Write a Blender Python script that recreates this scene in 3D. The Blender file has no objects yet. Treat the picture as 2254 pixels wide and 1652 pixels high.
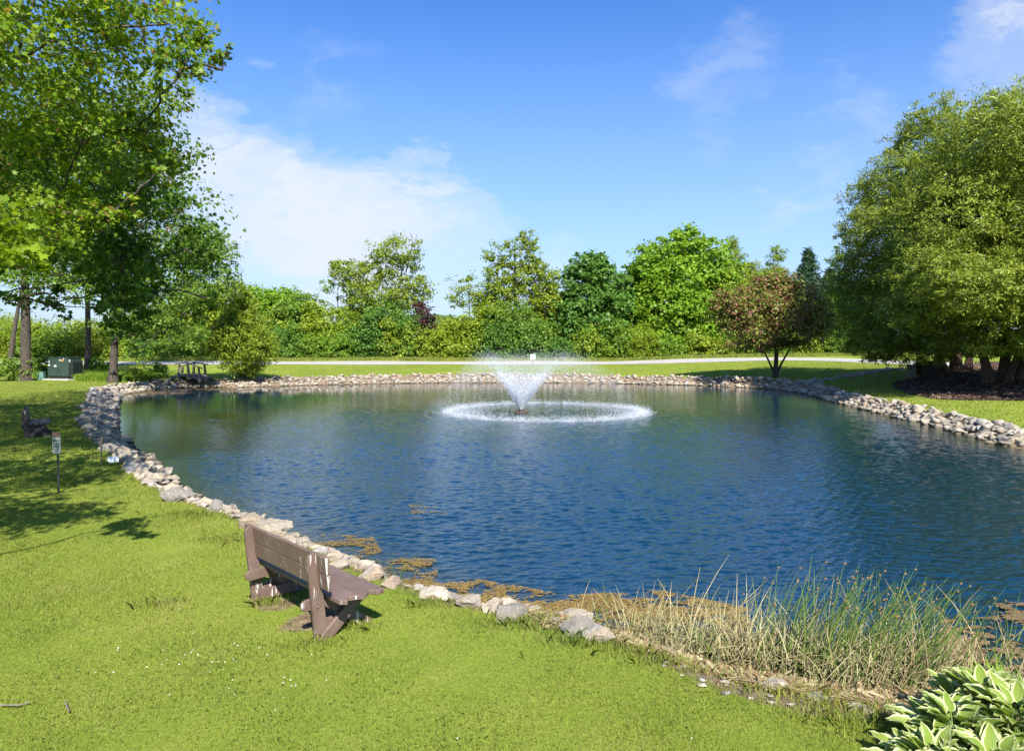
import bpy, bmesh, math, random
import numpy as np
from mathutils import Vector, Matrix

# ------------------------------------------------------------------ camera, sky, sun, exposure
scene = bpy.context.scene
HC = 3.0            # camera height above the near lawn (m)
F = 1500.0          # focal length in units of a 2254 px wide picture
CX, HY = 1127.0, 765.0
WATER = -0.40

cam_data = bpy.data.cameras.new("camera")
cam = bpy.data.objects.new("camera", cam_data)
scene.collection.objects.link(cam)
cam.location = (0, 0, HC)
cam.rotation_euler = (math.radians(90), 0, 0)
cam_data.sensor_width = 36.0
cam_data.lens = 36.0 * F / 2254.0
cam_data.shift_y = -61.0 / 2254.0
cam_data.clip_start = 0.1
cam_data.clip_end = 5000
scene.camera = cam

SUN_EL = math.radians(44)
SUN_AZ = math.radians(14)     # sun stands behind the camera, this much to its right
sun_dir = Vector((math.sin(SUN_AZ) * math.cos(SUN_EL), -math.cos(SUN_AZ) * math.cos(SUN_EL), math.sin(SUN_EL)))

world = bpy.data.worlds.new("World")
scene.world = world
world.use_nodes = True
wn, wl = world.node_tree.nodes, world.node_tree.links
wn.clear()


def N(nodes, t, **kw):
    n = nodes.new(t)
    for k, v in kw.items():
        if k == 'inp':
            for kk, vv in v.items():
                n.inputs[kk].default_value = vv
        else:
            setattr(n, k, v)
    return n


def mathn(nodes, links, op, a, b=None, c=None, clamp=False):
    n = nodes.new('ShaderNodeMath')
    n.operation = op
    n.use_clamp = clamp
    for i, v in enumerate((a, b, c)):
        if v is None:
            continue
        if isinstance(v, (int, float)):
            n.inputs[i].default_value = v
        else:
            links.new(v, n.inputs[i])
    return n.outputs[0]


def mixc(nodes, links, fac, a, b, blend='MIX'):
    n = nodes.new('ShaderNodeMix')
    n.data_type = 'RGBA'
    n.blend_type = blend
    for idx, v in ((0, fac), (6, a), (7, b)):
        if isinstance(v, (int, float)):
            n.inputs[idx].default_value = v
        elif isinstance(v, (tuple, list)):
            n.inputs[idx].default_value = (v[0], v[1], v[2], 1)
        else:
            links.new(v, n.inputs[idx])
    return n.outputs[2]


def ramp(nodes, links, fac, stops, interp='LINEAR'):
    n = nodes.new('ShaderNodeValToRGB')
    n.color_ramp.interpolation = interp
    e = n.color_ramp.elements
    while len(e) < len(stops):
        e.new(0.5)
    for i, (p, c) in enumerate(stops):
        e[i].position = p
        if isinstance(c, (int, float)):
            c = (c, c, c)
        e[i].color = (c[0], c[1], c[2], 1)
    links.new(fac, n.inputs[0])
    return n.outputs[0]


def noise(nodes, links, vec, scale, detail=4, rough=0.55, dist=0.0, out=0):
    n = nodes.new('ShaderNodeTexNoise')
    n.inputs['Scale'].default_value = scale
    n.inputs['Detail'].default_value = detail
    n.inputs['Roughness'].default_value = rough
    n.inputs['Distortion'].default_value = dist
    if vec is not None:
        links.new(vec, n.inputs['Vector'])
    return n.outputs[out]


def mapping(nodes, links, vec, loc=(0, 0, 0), rot=(0, 0, 0), sc=(1, 1, 1)):
    n = nodes.new('ShaderNodeMapping')
    n.inputs['Location'].default_value = loc
    n.inputs['Rotation'].default_value = rot
    n.inputs['Scale'].default_value = sc
    links.new(vec, n.inputs['Vector'])
    return n.outputs[0]


sky = N(wn, 'ShaderNodeTexSky', sky_type='NISHITA', sun_disc=False)
sky.sun_elevation = SUN_EL
sky.sun_rotation = math.pi - SUN_AZ
sky.air_density = 1.0
sky.dust_density = 0.6
sky.ozone_density = 2.0
wtc = wn.new('ShaderNodeTexCoord')
sep = wn.new('ShaderNodeSeparateXYZ')
wl.new(wtc.outputs['Generated'], sep.inputs[0])
dx, dy, dz = sep.outputs
ady = mathn(wn, wl, 'MAXIMUM', mathn(wn, wl, 'ABSOLUTE', dy), 0.08)
su = mathn(wn, wl, 'DIVIDE', dx, ady)      # direction tangents: cloud positions on the sky itself
sv = mathn(wn, wl, 'DIVIDE', dz, ady)
comb = wn.new('ShaderNodeCombineXYZ')
wl.new(su, comb.inputs[0]); wl.new(sv, comb.inputs[1])
cv0 = comb.outputs[0]
warpn = wn.new('ShaderNodeTexNoise'); warpn.inputs['Scale'].default_value = 4.5; warpn.inputs['Detail'].default_value = 6; warpn.inputs['Roughness'].default_value = .62
wl.new(mapping(wn, wl, cv0, rot=(0, 0, .5), sc=(1, 2.2, 1)), warpn.inputs['Vector'])
wv = wn.new('ShaderNodeVectorMath'); wv.operation = 'SUBTRACT'; wl.new(warpn.outputs['Color'], wv.inputs[0]); wv.inputs[1].default_value = (.5, .5, .5)
ws = wn.new('ShaderNodeVectorMath'); ws.operation = 'SCALE'; wl.new(wv.outputs[0], ws.inputs[0]); ws.inputs['Scale'].default_value = .34
wa = wn.new('ShaderNodeVectorMath'); wa.operation = 'ADD'; wl.new(cv0, wa.inputs[0]); wl.new(ws.outputs[0], wa.inputs[1])
cv = wa.outputs[0]


def cloud_blob(u, v, ru, rv, rot=0.0):
    """soft elliptical cloud-cover mask around a sky direction"""
    m = mapping(wn, wl, cv, loc=(-u, -v, 0))
    m = mapping(wn, wl, m, rot=(0, 0, -rot))
    m = mapping(wn, wl, m, sc=(1 / ru, 1 / rv, 1))
    l = wn.new('ShaderNodeVectorMath'); l.operation = 'LENGTH'
    wl.new(m, l.inputs[0])
    return mathn(wn, wl, 'SUBTRACT', 1.0, l.outputs['Value'], clamp=True)


def sk(px, py):
    return (px - CX) / F, (HY - py) / F


wisp1 = noise(wn, wl, mapping(wn, wl, cv, rot=(0, 0, 0.35), sc=(1.0, 2.6, 1)), 5.0, 8, 0.62, 0.6)
wisp2 = noise(wn, wl, mapping(wn, wl, cv, loc=(3, 1, 0), rot=(0, 0, -0.5), sc=(1.0, 3.5, 1)), 9.0, 8, 0.6, 0.8)
cover = None
for (px, py, ru, rv, rot, amt) in [
        (730, 500, 0.30, 0.15, -0.16, 1.25), (480, 360, 0.22, 0.14, -0.35, 1.10), (930, 420, 0.13, 0.07, -0.2, .8),
        (520, 640, 0.55, 0.12, 0.0, .55), (1000, 620, 0.45, 0.10, 0.0, .5),
        (2270, 90, 0.17, 0.17, 0.4, .80), (1600, 150, 0.14, 0.12, 0.5, .40), (1900, 270, 0.09, 0.10, 1.0, .36),
        (1750, 420, .16, .04, .45, .35), (720, 170, .16, .07, .4, .24)]:
    u, v = sk(px, py)
    b = mathn(wn, wl, 'MULTIPLY', mathn(wn, wl, 'POWER', cloud_blob(u, v, ru, rv, rot), 0.75), amt)
    cover = b if cover is None else mathn(wn, wl, 'MAXIMUM', cover, b)
# scattered cloud for the rest of the sky (behind and beside the camera)
back = ramp(wn, wl, noise(wn, wl, cv, 1.6, 6, .6), [(.52, 0), (.8, .6)])
backm = mathn(wn, wl, 'MULTIPLY', back, mathn(wn, wl, 'LESS_THAN', dy, 0.0))
texm = mathn(wn, wl, 'ADD', mathn(wn, wl, 'MULTIPLY', wisp1, 1.3), mathn(wn, wl, 'MULTIPLY', wisp2, 0.55))
cl = mathn(wn, wl, 'MULTIPLY', cover, texm)
cl = ramp(wn, wl, cl, [(0.10, 0.0), (0.40, 0.28), (0.80, 0.78), (1.0, 0.92)], 'EASE')
# the blue of the day: push the clear sky's saturation, pale towards the horizon
hsv = N(wn, 'ShaderNodeHueSaturation', inp={'Saturation': 1.10, 'Value': 1.0, 'Hue': 0.5})
wl.new(sky.outputs[0], hsv.inputs['Color'])
tint = mixc(wn, wl, 1.0, hsv.outputs[0], (0.62, 1.02, 1.50), 'MULTIPLY')
hz_ = mathn(wn, wl, 'MULTIPLY', mathn(wn, wl, 'POWER', mathn(wn, wl, 'SUBTRACT', 1.0, mathn(wn, wl, 'DIVIDE', mathn(wn, wl, 'MAXIMUM', dz, 0.0), .46), clamp=True), 1.35), .88)
tint = mixc(wn, wl, hz_, tint, (3.95, 4.75, 6.0))
skyc = mixc(wn, wl, cl, tint, (5.3, 5.65, 6.15))
bg = N(wn, 'ShaderNodeBackground', inp={'Strength': 0.070})
wl.new(skyc, bg.inputs['Color'])
wout = wn.new('ShaderNodeOutputWorld')
wl.new(bg.outputs[0], wout.inputs[0])

sun_data = bpy.data.lights.new("sun", 'SUN')
sun_data.energy = 5.0
sun_data.angle = math.radians(0.53)
sun_data.color = (1.0, 0.955, 0.87)
sun = bpy.data.objects.new("sun", sun_data)
scene.collection.objects.link(sun)
sun.rotation_euler = sun_dir.to_track_quat('Z', 'Y').to_euler()

scene.view_settings.view_transform = 'Standard'
scene.view_settings.look = 'None'
scene.view_settings.gamma = 1
scene.view_settings.exposure = 1.2
scene.render.engine = 'CYCLES'
scene.cycles.max_bounces = 8
scene.cycles.transparent_max_bounces = 12
scene.cycles.caustics_reflective = False
scene.cycles.caustics_refractive = False

# ------------------------------------------------------------------ helpers
C = scene.collection
R = np.random.default_rng(7)
random.seed(7)


def smooth01(t):
    t = np.clip(t, 0, 1)
    return t * t * (3 - 2 * t)


def at(px, py, Y):
    """world point seen at a photo position, at depth Y"""
    return np.array([(px - CX) / F * Y, Y, HC + (HY - py) / F * Y])


def atz(px, py, z):
    Y = (HC - z) * F / (py - HY)
    return np.array([(px - CX) / F * Y, Y, z])


def mesh_np(name, verts, faces, mat, parent=None, smooth=False, uv=None, attrs=None):
    """faces: list of int arrays (n, k), one array per polygon size"""
    verts = np.asarray(verts, dtype=np.float32)
    me = bpy.data.meshes.new(name)
    me.vertices.add(len(verts))
    me.vertices.foreach_set('co', verts.ravel())
    faces = [np.asarray(f, dtype=np.int32) for f in faces if len(f)]
    nl = sum(f.size for f in faces)
    npoly = sum(len(f) for f in faces)
    me.loops.add(nl)
    me.polygons.add(npoly)
    idx = np.concatenate([f.ravel() for f in faces])
    me.loops.foreach_set('vertex_index', idx)
    starts, s = [], 0
    for f in faces:
        k = f.shape[1]
        starts.append(s + np.arange(len(f)) * k)
        s += f.size
    me.polygons.foreach_set('loop_start', np.concatenate(starts).astype(np.int32))
    if uv is not None:
        l = me.uv_layers.new(name='UVMap')
        l.data.foreach_set('uv', np.asarray(uv, dtype=np.float32)[idx].ravel())
    if attrs:
        for k, a in attrs.items():
            t = me.attributes.new(k, 'FLOAT', 'POINT')
            t.data.foreach_set('value', np.asarray(a, dtype=np.float32))
    me.update(calc_edges=True)
    me.validate()
    if smooth:
        me.polygons.foreach_set('use_smooth', np.ones(npoly, dtype=bool))
    if mat:
        me.materials.append(mat)
    o = bpy.data.objects.new(name, me)
    C.objects.link(o)
    if parent:
        o.parent = parent
    return o


def bm_obj(name, bm, mat, parent=None, smooth=False):
    me = bpy.data.meshes.new(name)
    bm.normal_update()
    bm.to_mesh(me)
    bm.free()
    if smooth:
        for p in me.polygons:
            p.use_smooth = True
    me.materials.append(mat)
    o = bpy.data.objects.new(name, me)
    C.objects.link(o)
    if parent:
        o.parent = parent
    return o


def empty(name, loc, rz=0.0, scale=1.0):
    o = bpy.data.objects.new(name, None)
    o.empty_display_size = 0.3
    C.objects.link(o)
    o.location = tuple(float(c) for c in loc)
    o.rotation_euler = (0, 0, rz)
    o.scale = (scale,) * 3
    return o


def tag(o, label=None, cat=None, group=None, kind=None):
    if label: o['label'] = label
    if cat: o['category'] = cat
    if group: o['group'] = group
    if kind: o['kind'] = kind
    return o


def tube(path, radii, n=6, cap=True):
    """numpy tube along a path; returns verts, quads, tris"""
    path = np.asarray(path, float)
    radii = np.asarray(radii, float)
    m = len(path)
    t = np.gradient(path, axis=0)
    t /= np.linalg.norm(t, axis=1)[:, None] + 1e-9
    ref = np.array([0, 0, 1.0]) if abs(t[0][2]) < .9 else np.array([1.0, 0, 0])
    a = np.cross(t, ref); a /= np.linalg.norm(a, axis=1)[:, None] + 1e-9
    b = np.cross(t, a)
    th = np.arange(n) * 2 * math.pi / n
    v = path[:, None, :] + radii[:, None, None] * (np.cos(th)[None, :, None] * a[:, None, :] + np.sin(th)[None, :, None] * b[:, None, :])
    v = v.reshape(-1, 3)
    i = np.arange(m - 1)[:, None] * n
    j = np.arange(n)[None, :]
    jn = (j + 1) % n
    q = np.stack([i + j, i + jn, i + n + jn, i + n + j], -1).reshape(-1, 4)
    return v, q


class Acc:
    """collects pieces into one mesh"""
    def __init__(self):
        self.v, self.q, self.t, self.n = [], [], [], 0

    def add(self, v, q=None, t=None):
        self.v.append(np.asarray(v, float))
        if q is not None and len(q): self.q.append(np.asarray(q) + self.n)
        if t is not None and len(t): self.t.append(np.asarray(t) + self.n)
        self.n += len(v)

    def build(self, name, mat, parent=None, smooth=False):
        f = []
        if self.q: f.append(np.concatenate(self.q))
        if self.t: f.append(np.concatenate(self.t))
        return mesh_np(name, np.concatenate(self.v), f, mat, parent, smooth)


def box_bm(bm, size, loc=(0, 0, 0), rot=None, bevel=0.0):
    """a bevelled box added to bm"""
    b2 = bmesh.new()
    bmesh.ops.create_cube(b2, size=1.0)
    bmesh.ops.scale(b2, vec=size, verts=b2.verts)
    if bevel:
        bmesh.ops.bevel(b2, geom=list(b2.edges), offset=bevel, segments=2, affect='EDGES', profile=0.6)
    M = Matrix.Translation(loc)
    if rot: M = M @ rot
    bmesh.ops.transform(b2, matrix=M, verts=b2.verts)
    me = bpy.data.meshes.new('tmp'); b2.to_mesh(me); b2.free()
    bm.from_mesh(me); bpy.data.meshes.remove(me)


def prism_bm(bm, outline, thick, M, bevel=0.0):
    """extrude a 2-D outline (local x,z) by thick along local y, transformed by M"""
    b2 = bmesh.new()
    vs = [b2.verts.new((x, -thick / 2, z)) for x, z in outline]
    f = b2.faces.new(vs)
    r = bmesh.ops.extrude_face_region(b2, geom=[f])
    bmesh.ops.translate(b2, vec=(0, thick, 0), verts=[g for g in r['geom'] if isinstance(g, bmesh.types.BMVert)])
    bmesh.ops.recalc_face_normals(b2, faces=b2.faces)
    if bevel:
        bmesh.ops.bevel(b2, geom=list(b2.edges), offset=bevel, segments=1, affect='EDGES')
    bmesh.ops.transform(b2, matrix=M, verts=b2.verts)
    me = bpy.data.meshes.new('tmp'); b2.to_mesh(me); b2.free()
    bm.from_mesh(me); bpy.data.meshes.remove(me)


# ------------------------------------------------------------------ materials
def new_mat(name):
    m = bpy.data.materials.new(name)
    m.use_nodes = True
    n, l = m.node_tree.nodes, m.node_tree.links
    n.clear()
    out = n.new('ShaderNodeOutputMaterial')
    return m, n, l, out


def leaf_mat(name, col, col2, trans=0.35, vary=0.35, tcol=None, rough=0.45, spots=None, nscale=.6, gain=1.12, spec=.22, patch=None):
    col = tuple(min(.42, c * gain) for c in col); col2 = tuple(min(.45, c * gain) for c in col2)
    m, n, l, out = new_mat(name)
    geo = n.new('ShaderNodeNewGeometry')
    rnd = geo.outputs['Random Per Island']
    tc = n.new('ShaderNodeTexCoord')
    nz = noise(n, l, tc.outputs['Object'], nscale, 3)
    f = mathn(n, l, 'ADD', mathn(n, l, 'MULTIPLY', rnd, 0.55), mathn(n, l, 'MULTIPLY', nz, 0.75))
    f = mathn(n, l, 'SUBTRACT', f, 0.15, clamp=True)
    c = mixc(n, l, f, col, col2)
    if patch:
        pn = noise(n, l, tc.outputs['Object'], 1.1, 5, .65)
        c = mixc(n, l, ramp(n, l, pn, [(.53, 0), (.68, .65)]), c, patch)
        pn2 = noise(n, l, mapping(n, l, tc.outputs['Object'], loc=(7, 3, 0)), .55, 4, .6)
        c = mixc(n, l, ramp(n, l, pn2, [(.50, 0), (.66, .55)]), c, (.100, .175, .030))
    if spots:
        amt, sc = spots
        r2 = mathn(n, l, 'FRACT', mathn(n, l, 'MULTIPLY', rnd, 17.3))
        c = mixc(n, l, mathn(n, l, 'LESS_THAN', r2, amt), c, sc)
    val = mathn(n, l, 'ADD', 1 - vary / 2, mathn(n, l, 'MULTIPLY', mathn(n, l, 'FRACT', mathn(n, l, 'MULTIPLY', rnd, 7.7)), vary))
    hv = n.new('ShaderNodeHueSaturation')
    l.new(val, hv.inputs['Value']); l.new(c, hv.inputs['Color'])
    c = hv.outputs[0]
    p = N(n, 'ShaderNodeBsdfPrincipled', inp={'Roughness': rough, 'Specular IOR Level': spec})
    l.new(c, p.inputs['Base Color'])
    tr = n.new('ShaderNodeBsdfTranslucent')
    l.new(mixc(n, l, 1.0, c, tcol or (1.5, 1.45, .6), 'MULTIPLY'), tr.inputs['Color'])
    mx = N(n, 'ShaderNodeMixShader', inp={0: trans})
    l.new(p.outputs[0], mx.inputs[1]); l.new(tr.outputs[0], mx.inputs[2])
    l.new(mx.outputs[0], out.inputs[0])
    return m


def rough_mat(name, c1, c2, scale=4.0, rough=0.85, bump=0.3, stretch=(1, 1, 1), c3=None, dist=.02, detail=6, spec=.3):
    m, n, l, out = new_mat(name)
    tc = n.new('ShaderNodeTexCoord')
    v = mapping(n, l, tc.outputs['Object'], sc=stretch)
    f = noise(n, l, v, scale, detail, .6)
    stops = [(0.3, c1), (0.7, c2)] if c3 is None else [(0.28, c1), (0.55, c2), (0.75, c3)]
    c = ramp(n, l, f, stops)
    p = N(n, 'ShaderNodeBsdfPrincipled', inp={'Roughness': rough, 'Specular IOR Level': spec})
    l.new(c, p.inputs['Base Color'])
    b = N(n, 'ShaderNodeBump', inp={'Strength': bump, 'Distance': dist})
    l.new(noise(n, l, v, scale * 3, 6, .65), b.inputs['Height'])
    l.new(b.outputs[0], p.inputs['Normal'])
    l.new(p.outputs[0], out.inputs[0])
    return m


def plain_mat(name, col, rough=0.6, metallic=0.0, spec=.4):
    m, n, l, out = new_mat(name)
    p = N(n, 'ShaderNodeBsdfPrincipled', inp={'Roughness': rough, 'Metallic': metallic, 'Specular IOR Level': spec})
    tc = n.new('ShaderNodeTexCoord')
    f = noise(n, l, tc.outputs['Object'], 6, 4)
    l.new(mixc(n, l, f, tuple(c * .85 for c in col), tuple(min(1, c * 1.12) for c in col)), p.inputs['Base Color'])
    l.new(p.outputs[0], out.inputs[0])
    return m


# lawn: mottled greens, yellower worn patches, fine blade-like bump
def lawn_material():
    m, n, l, out = new_mat('lawn')
    tc = n.new('ShaderNodeTexCoord')
    o = tc.outputs['Object']
    big = noise(n, l, o, 0.35, 5, .6)
    mid = noise(n, l, o, 1.7, 5, .6)
    fine = noise(n, l, mapping(n, l, o, sc=(1, .8, 1)), 28, 6, .7)
    c = ramp(n, l, big, [(.30, (.135, .190, .022)), (.52, (.180, .232, .030)), (.72, (.225, .262, .042))])
    c = mixc(n, l, ramp(n, l, mid, [(.42, 0), (.72, .7)]), c, (.235, .258, .045))
    c = mixc(n, l, ramp(n, l, fine, [(.35, .5), (.6, 0)]), c, (.080, .130, .015))
    soil = n.new('ShaderNodeAttribute'); soil.attribute_name = 'soil'
    sf = mathn(n, l, 'ADD', soil.outputs['Fac'], mathn(n, l, 'MULTIPLY', mathn(n, l, 'SUBTRACT', mid, .5), .9))
    sf = ramp(n, l, sf, [(.42, 0), (.58, 1)])
    sc_ = ramp(n, l, noise(n, l, o, 9, 7, .7), [(.3, (.075, .050, .032)), (.55, (.20, .145, .095)), (.75, (.36, .30, .22))])
    c = mixc(n, l, sf, c, sc_)
    p = N(n, 'ShaderNodeBsdfPrincipled', inp={'Roughness': .9, 'Specular IOR Level': .04})
    l.new(c, p.inputs['Base Color'])
    b = N(n, 'ShaderNodeBump', inp={'Strength': .8, 'Distance': .035})
    l.new(mathn(n, l, 'ADD', fine, mathn(n, l, 'MULTIPLY', mid, .6)), b.inputs['Height'])
    l.new(b.outputs[0], p.inputs['Normal'])
    l.new(p.outputs[0], out.inputs[0])
    return m


def water_material():
    m, n, l, out = new_mat('pond_water')
    tc = n.new('ShaderNodeTexCoord')
    o = tc.outputs['Object']
    # wind ripples, long across the view, plus shorter cross chop
    w1 = noise(n, l, mapping(n, l, o, rot=(0, 0, .08), sc=(4, 10, 1)), 1.0, 3, .5, .25)
    w2 = noise(n, l, mapping(n, l, o, loc=(5, 2, 0), rot=(0, 0, -.35), sc=(3.2, 7.5, 1)), 1.35, 3, .55, .3)
    w3 = noise(n, l, mapping(n, l, o, rot=(0, 0, .5), sc=(.35, .7, 1)), 1.0, 2, .5)
    h = mathn(n, l, 'ADD', w1, mathn(n, l, 'MULTIPLY', w2, .55))
    # calmer water in the lee of the far and left banks
    calm = n.new('ShaderNodeAttribute'); calm.attribute_name = 'calm'
    amp = mathn(n, l, 'SUBTRACT', 1.0, calm.outputs['Fac'])
    amp = mathn(n, l, 'MULTIPLY', amp, mathn(n, l, 'ADD', .7, mathn(n, l, 'MULTIPLY', w3, .6)))
    b = N(n, 'ShaderNodeBump', inp={'Distance': .10})
    l.new(mathn(n, l, 'MULTIPLY', amp, .24), b.inputs['Strength'])
    l.new(h, b.inputs['Height'])
    p = N(n, 'ShaderNodeBsdfPrincipled', inp={'Roughness': .04, 'IOR': 2.0, 'Specular IOR Level': .5})
    c = mixc(n, l, noise(n, l, o, .12, 3), (.001, .017, .031), (.0012, .021, .038))
    shal = n.new('ShaderNodeAttribute'); shal.attribute_name = 'shallow'
    c = mixc(n, l, shal.outputs['Fac'], c, (.022, .030, .014))
    l.new(c, p.inputs['Base Color'])
    l.new(b.outputs[0], p.inputs['Normal'])
    l.new(p.outputs[0], out.inputs[0])
    return m


def stone_material():
    m, n, l, out = new_mat('limestone')
    tc = n.new('ShaderNodeTexCoord')
    geo = n.new('ShaderNodeNewGeometry')
    oi = n.new('ShaderNodeObjectInfo')
    r = mathn(n, l, 'FRACT', mathn(n, l, 'ADD', geo.outputs['Random Per Island'], mathn(n, l, 'MULTIPLY', oi.outputs['Random'], 3.7)))
    base = ramp(n, l, r, [(0, (.25, .215, .17)), (.25, (.34, .285, .21)), (.45, (.16, .15, .135)), (.6, (.42, .36, .28)), (.8, (.26, .195, .135)), (1, (.31, .30, .275))])
    v = tc.outputs['Object']
    f = noise(n, l, v, 3.5, 7, .65)
    c = mixc(n, l, ramp(n, l, f, [(.3, .75), (.55, 0)]), base, (.16, .135, .105))
    g2 = noise(n, l, v, 14, 5, .7)
    c = mixc(n, l, ramp(n, l, g2, [(.55, 0), (.75, .5)]), c, (.70, .66, .58))
    sx_ = n.new('ShaderNodeSeparateXYZ'); l.new(geo.outputs['Position'], sx_.inputs[0])
    wz = mathn(n, l, 'ADD', sx_.outputs[2], mathn(n, l, 'MULTIPLY', f, .10))
    wet = n.new('ShaderNodeMapRange'); wet.inputs[1].default_value = WATER + .10; wet.inputs[2].default_value = WATER + .17
    wet.inputs[3].default_value = .75; wet.inputs[4].default_value = 0.0
    l.new(wz, wet.inputs[0])
    c = mixc(n, l, wet.outputs[0], c, (.075, .060, .035))
    p = N(n, 'ShaderNodeBsdfPrincipled', inp={'Roughness': .88, 'Specular IOR Level': .25})
    l.new(c, p.inputs['Base Color'])
    b = N(n, 'ShaderNodeBump', inp={'Strength': .7, 'Distance': .03})
    l.new(noise(n, l, v, 11, 8, .7), b.inputs['Height'])
    l.new(b.outputs[0], p.inputs['Normal'])
    l.new(p.outputs[0], out.inputs[0])
    return m


def bench_material(name='bench_paint', c1=(.130, .086, .067), peel=1.0):
    m, n, l, out = new_mat(name)
    tc = n.new('ShaderNodeTexCoord')
    o = tc.outputs['Object']
    c = mixc(n, l, noise(n, l, o, 5, 5), tuple(k * .82 for k in c1), tuple(k * 1.15 for k in c1))
    grain = noise(n, l, mapping(n, l, o, sc=(2.5, 40, 40)), 1.5, 4, .6)
    c = mixc(n, l, ramp(n, l, grain, [(.35, .35), (.5, 0)]), c, tuple(k * .55 for k in c1))
    # droppings and peeled paint: narrow vertical white streaks
    st = noise(n, l, mapping(n, l, o, sc=(26, 26, 2.2)), 1.0, 4, .65)
    pa = noise(n, l, mapping(n, l, o, loc=(2.2, 1, 0), sc=(3.4, 3.4, 2.0)), 1.0, 3)
    sm = mathn(n, l, 'MULTIPLY', ramp(n, l, st, [(.585, 0), (.625, 1)]), ramp(n, l, pa, [(.47, 0), (.55, peel)]))
    gn = n.new('ShaderNodeNewGeometry'); sn = n.new('ShaderNodeSeparateXYZ'); l.new(gn.outputs['True Normal'], sn.inputs[0])
    sm = mathn(n, l, 'MULTIPLY', sm, mathn(n, l, 'LESS_THAN', mathn(n, l, 'ABSOLUTE', sn.outputs[2]), .6))
    c = mixc(n, l, ramp(n, l, noise(n, l, o, 2.3, 6, .7), [(.5, 0), (.75, .45)]), c, tuple(min(1, k * 1.6 + .03) for k in c1))
    c = mixc(n, l, sm, c, (.62, .60, .55))
    p = N(n, 'ShaderNodeBsdfPrincipled', inp={'Roughness': .55, 'Specular IOR Level': .4})
    l.new(c, p.inputs['Base Color'])
    b = N(n, 'ShaderNodeBump', inp={'Strength': .35, 'Distance': .006})
    l.new(grain, b.inputs['Height'])
    l.new(b.outputs[0], p.inputs['Normal'])
    l.new(p.outputs[0], out.inputs[0])
    return m


M_lawn = lawn_material()
M_water = water_material()
M_stone = stone_material()
M_bench = bench_material()
M_bench2 = bench_material('bench_paint_dark', (.060, .045, .042), .3)
M_bark = rough_mat('bark', (.022, .017, .014), (.075, .058, .046), 5, .9, .9, (3, 3, .7), (.14, .115, .095), .04)
M_bark_red = rough_mat('cedar_bark', (.030, .018, .013), (.10, .060, .045), 5, .9, .9, (4, 4, .5), (.19, .13, .10), .05)
M_road = rough_mat('asphalt_pale', (.28, .26, .245), (.37, .34, .315), 1.2, .9, .3)
M_mulch = rough_mat('mulch', (.018, .010, .007), (.06, .034, .024), 14, .95, 1.0, (1, 1, 1), (.14, .085, .06), .06)
M_blade = leaf_mat('grass_blades', (.160, .215, .034), (.285, .305, .066), .34, .55, (1.3, 1.3, .5), .5, (.07, (.30, .26, .10)), .5, gain=1.0, spec=.06, patch=(.33, .315, .105))
M_blade_far = leaf_mat('grass_blades_tall', (.11, .20, .018), (.21, .29, .035), .30, .5, (1.3, 1.3, .5), gain=1.0)


# ------------------------------------------------------------------ shoreline and terrain
shore_px = [(256, 873), (250, 890), (246, 915), (248, 945), (264, 975), (300, 1003), (345, 1033), (372, 1068), (420, 1100),
            (478, 1128), (545, 1152), (640, 1192), (690, 1220), (775, 1253), (850, 1290), (930, 1318), (1010, 1342),
            (1100, 1362), (1200, 1376), (1300, 1395), (1400, 1425), (1550, 1450), (1700, 1468), (1900, 1490), (2080, 1500), (2254, 1492)]
S = [tuple(atz(x, y, WATER)[:2]) for x, y in shore_px]
S += [(7.5, 7.4), (11.0, 8.3), (16.0, 10.5), (20.0, 14.0), (20.6, 18.5)]
far_px = [(2254, 987), (2150, 962), (2050, 936), (1950, 912), (1850, 888), (1790, 871), (1720, 858), (1600, 851), (1500, 847),
          (1300, 843), (1150, 842), (1000, 842), (850, 844), (700, 847), (600, 850), (530, 852), (440, 852), (350, 857), (290, 864)]
S += [tuple(atz(x, y, WATER)[:2]) for x, y in far_px]
S = np.array(S)


def densify(P, k=6):
    out = []
    n = len(P)
    for i in range(n):
        p0, p1, p2, p3 = P[i - 1], P[i], P[(i + 1) % n], P[(i + 2) % n]
        for j in range(k):
            t = j / k
            out.append(.5 * ((2 * p1) + (-p0 + p2) * t + (2 * p0 - 5 * p1 + 4 * p2 - p3) * t * t + (-p0 + 3 * p1 - 3 * p2 + p3) * t ** 3))
    return np.array(out)


SH = densify(S, 5)


def inside(P, X, Y):
    X = np.asarray(X); Y = np.asarray(Y)
    r = np.zeros(X.shape, bool)
    n = len(P)
    for i in range(n):
        x0, y0 = P[i - 1]; x1, y1 = P[i]
        c = ((y0 > Y) != (y1 > Y))
        with np.errstate(divide='ignore', invalid='ignore'):
            xi = (x1 - x0) * (Y - y0) / ((y1 - y0) if y1 != y0 else 1e-9) + x0
        r ^= c & (X < xi)
    return r


def dist_poly(P, X, Y, closed=True):
    d = np.full(np.shape(X), 1e9)
    n = len(P)
    for i in range(0 if closed else 1, n):
        a = P[i - 1]; b = P[i]
        ab = b - a
        L = (ab ** 2).sum() + 1e-9
        t = np.clip(((X - a[0]) * ab[0] + (Y - a[1]) * ab[1]) / L, 0, 1)
        dd = np.hypot(X - a[0] - t * ab[0], Y - a[1] - t * ab[1])
        d = np.minimum(d, dd)
    return d


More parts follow.
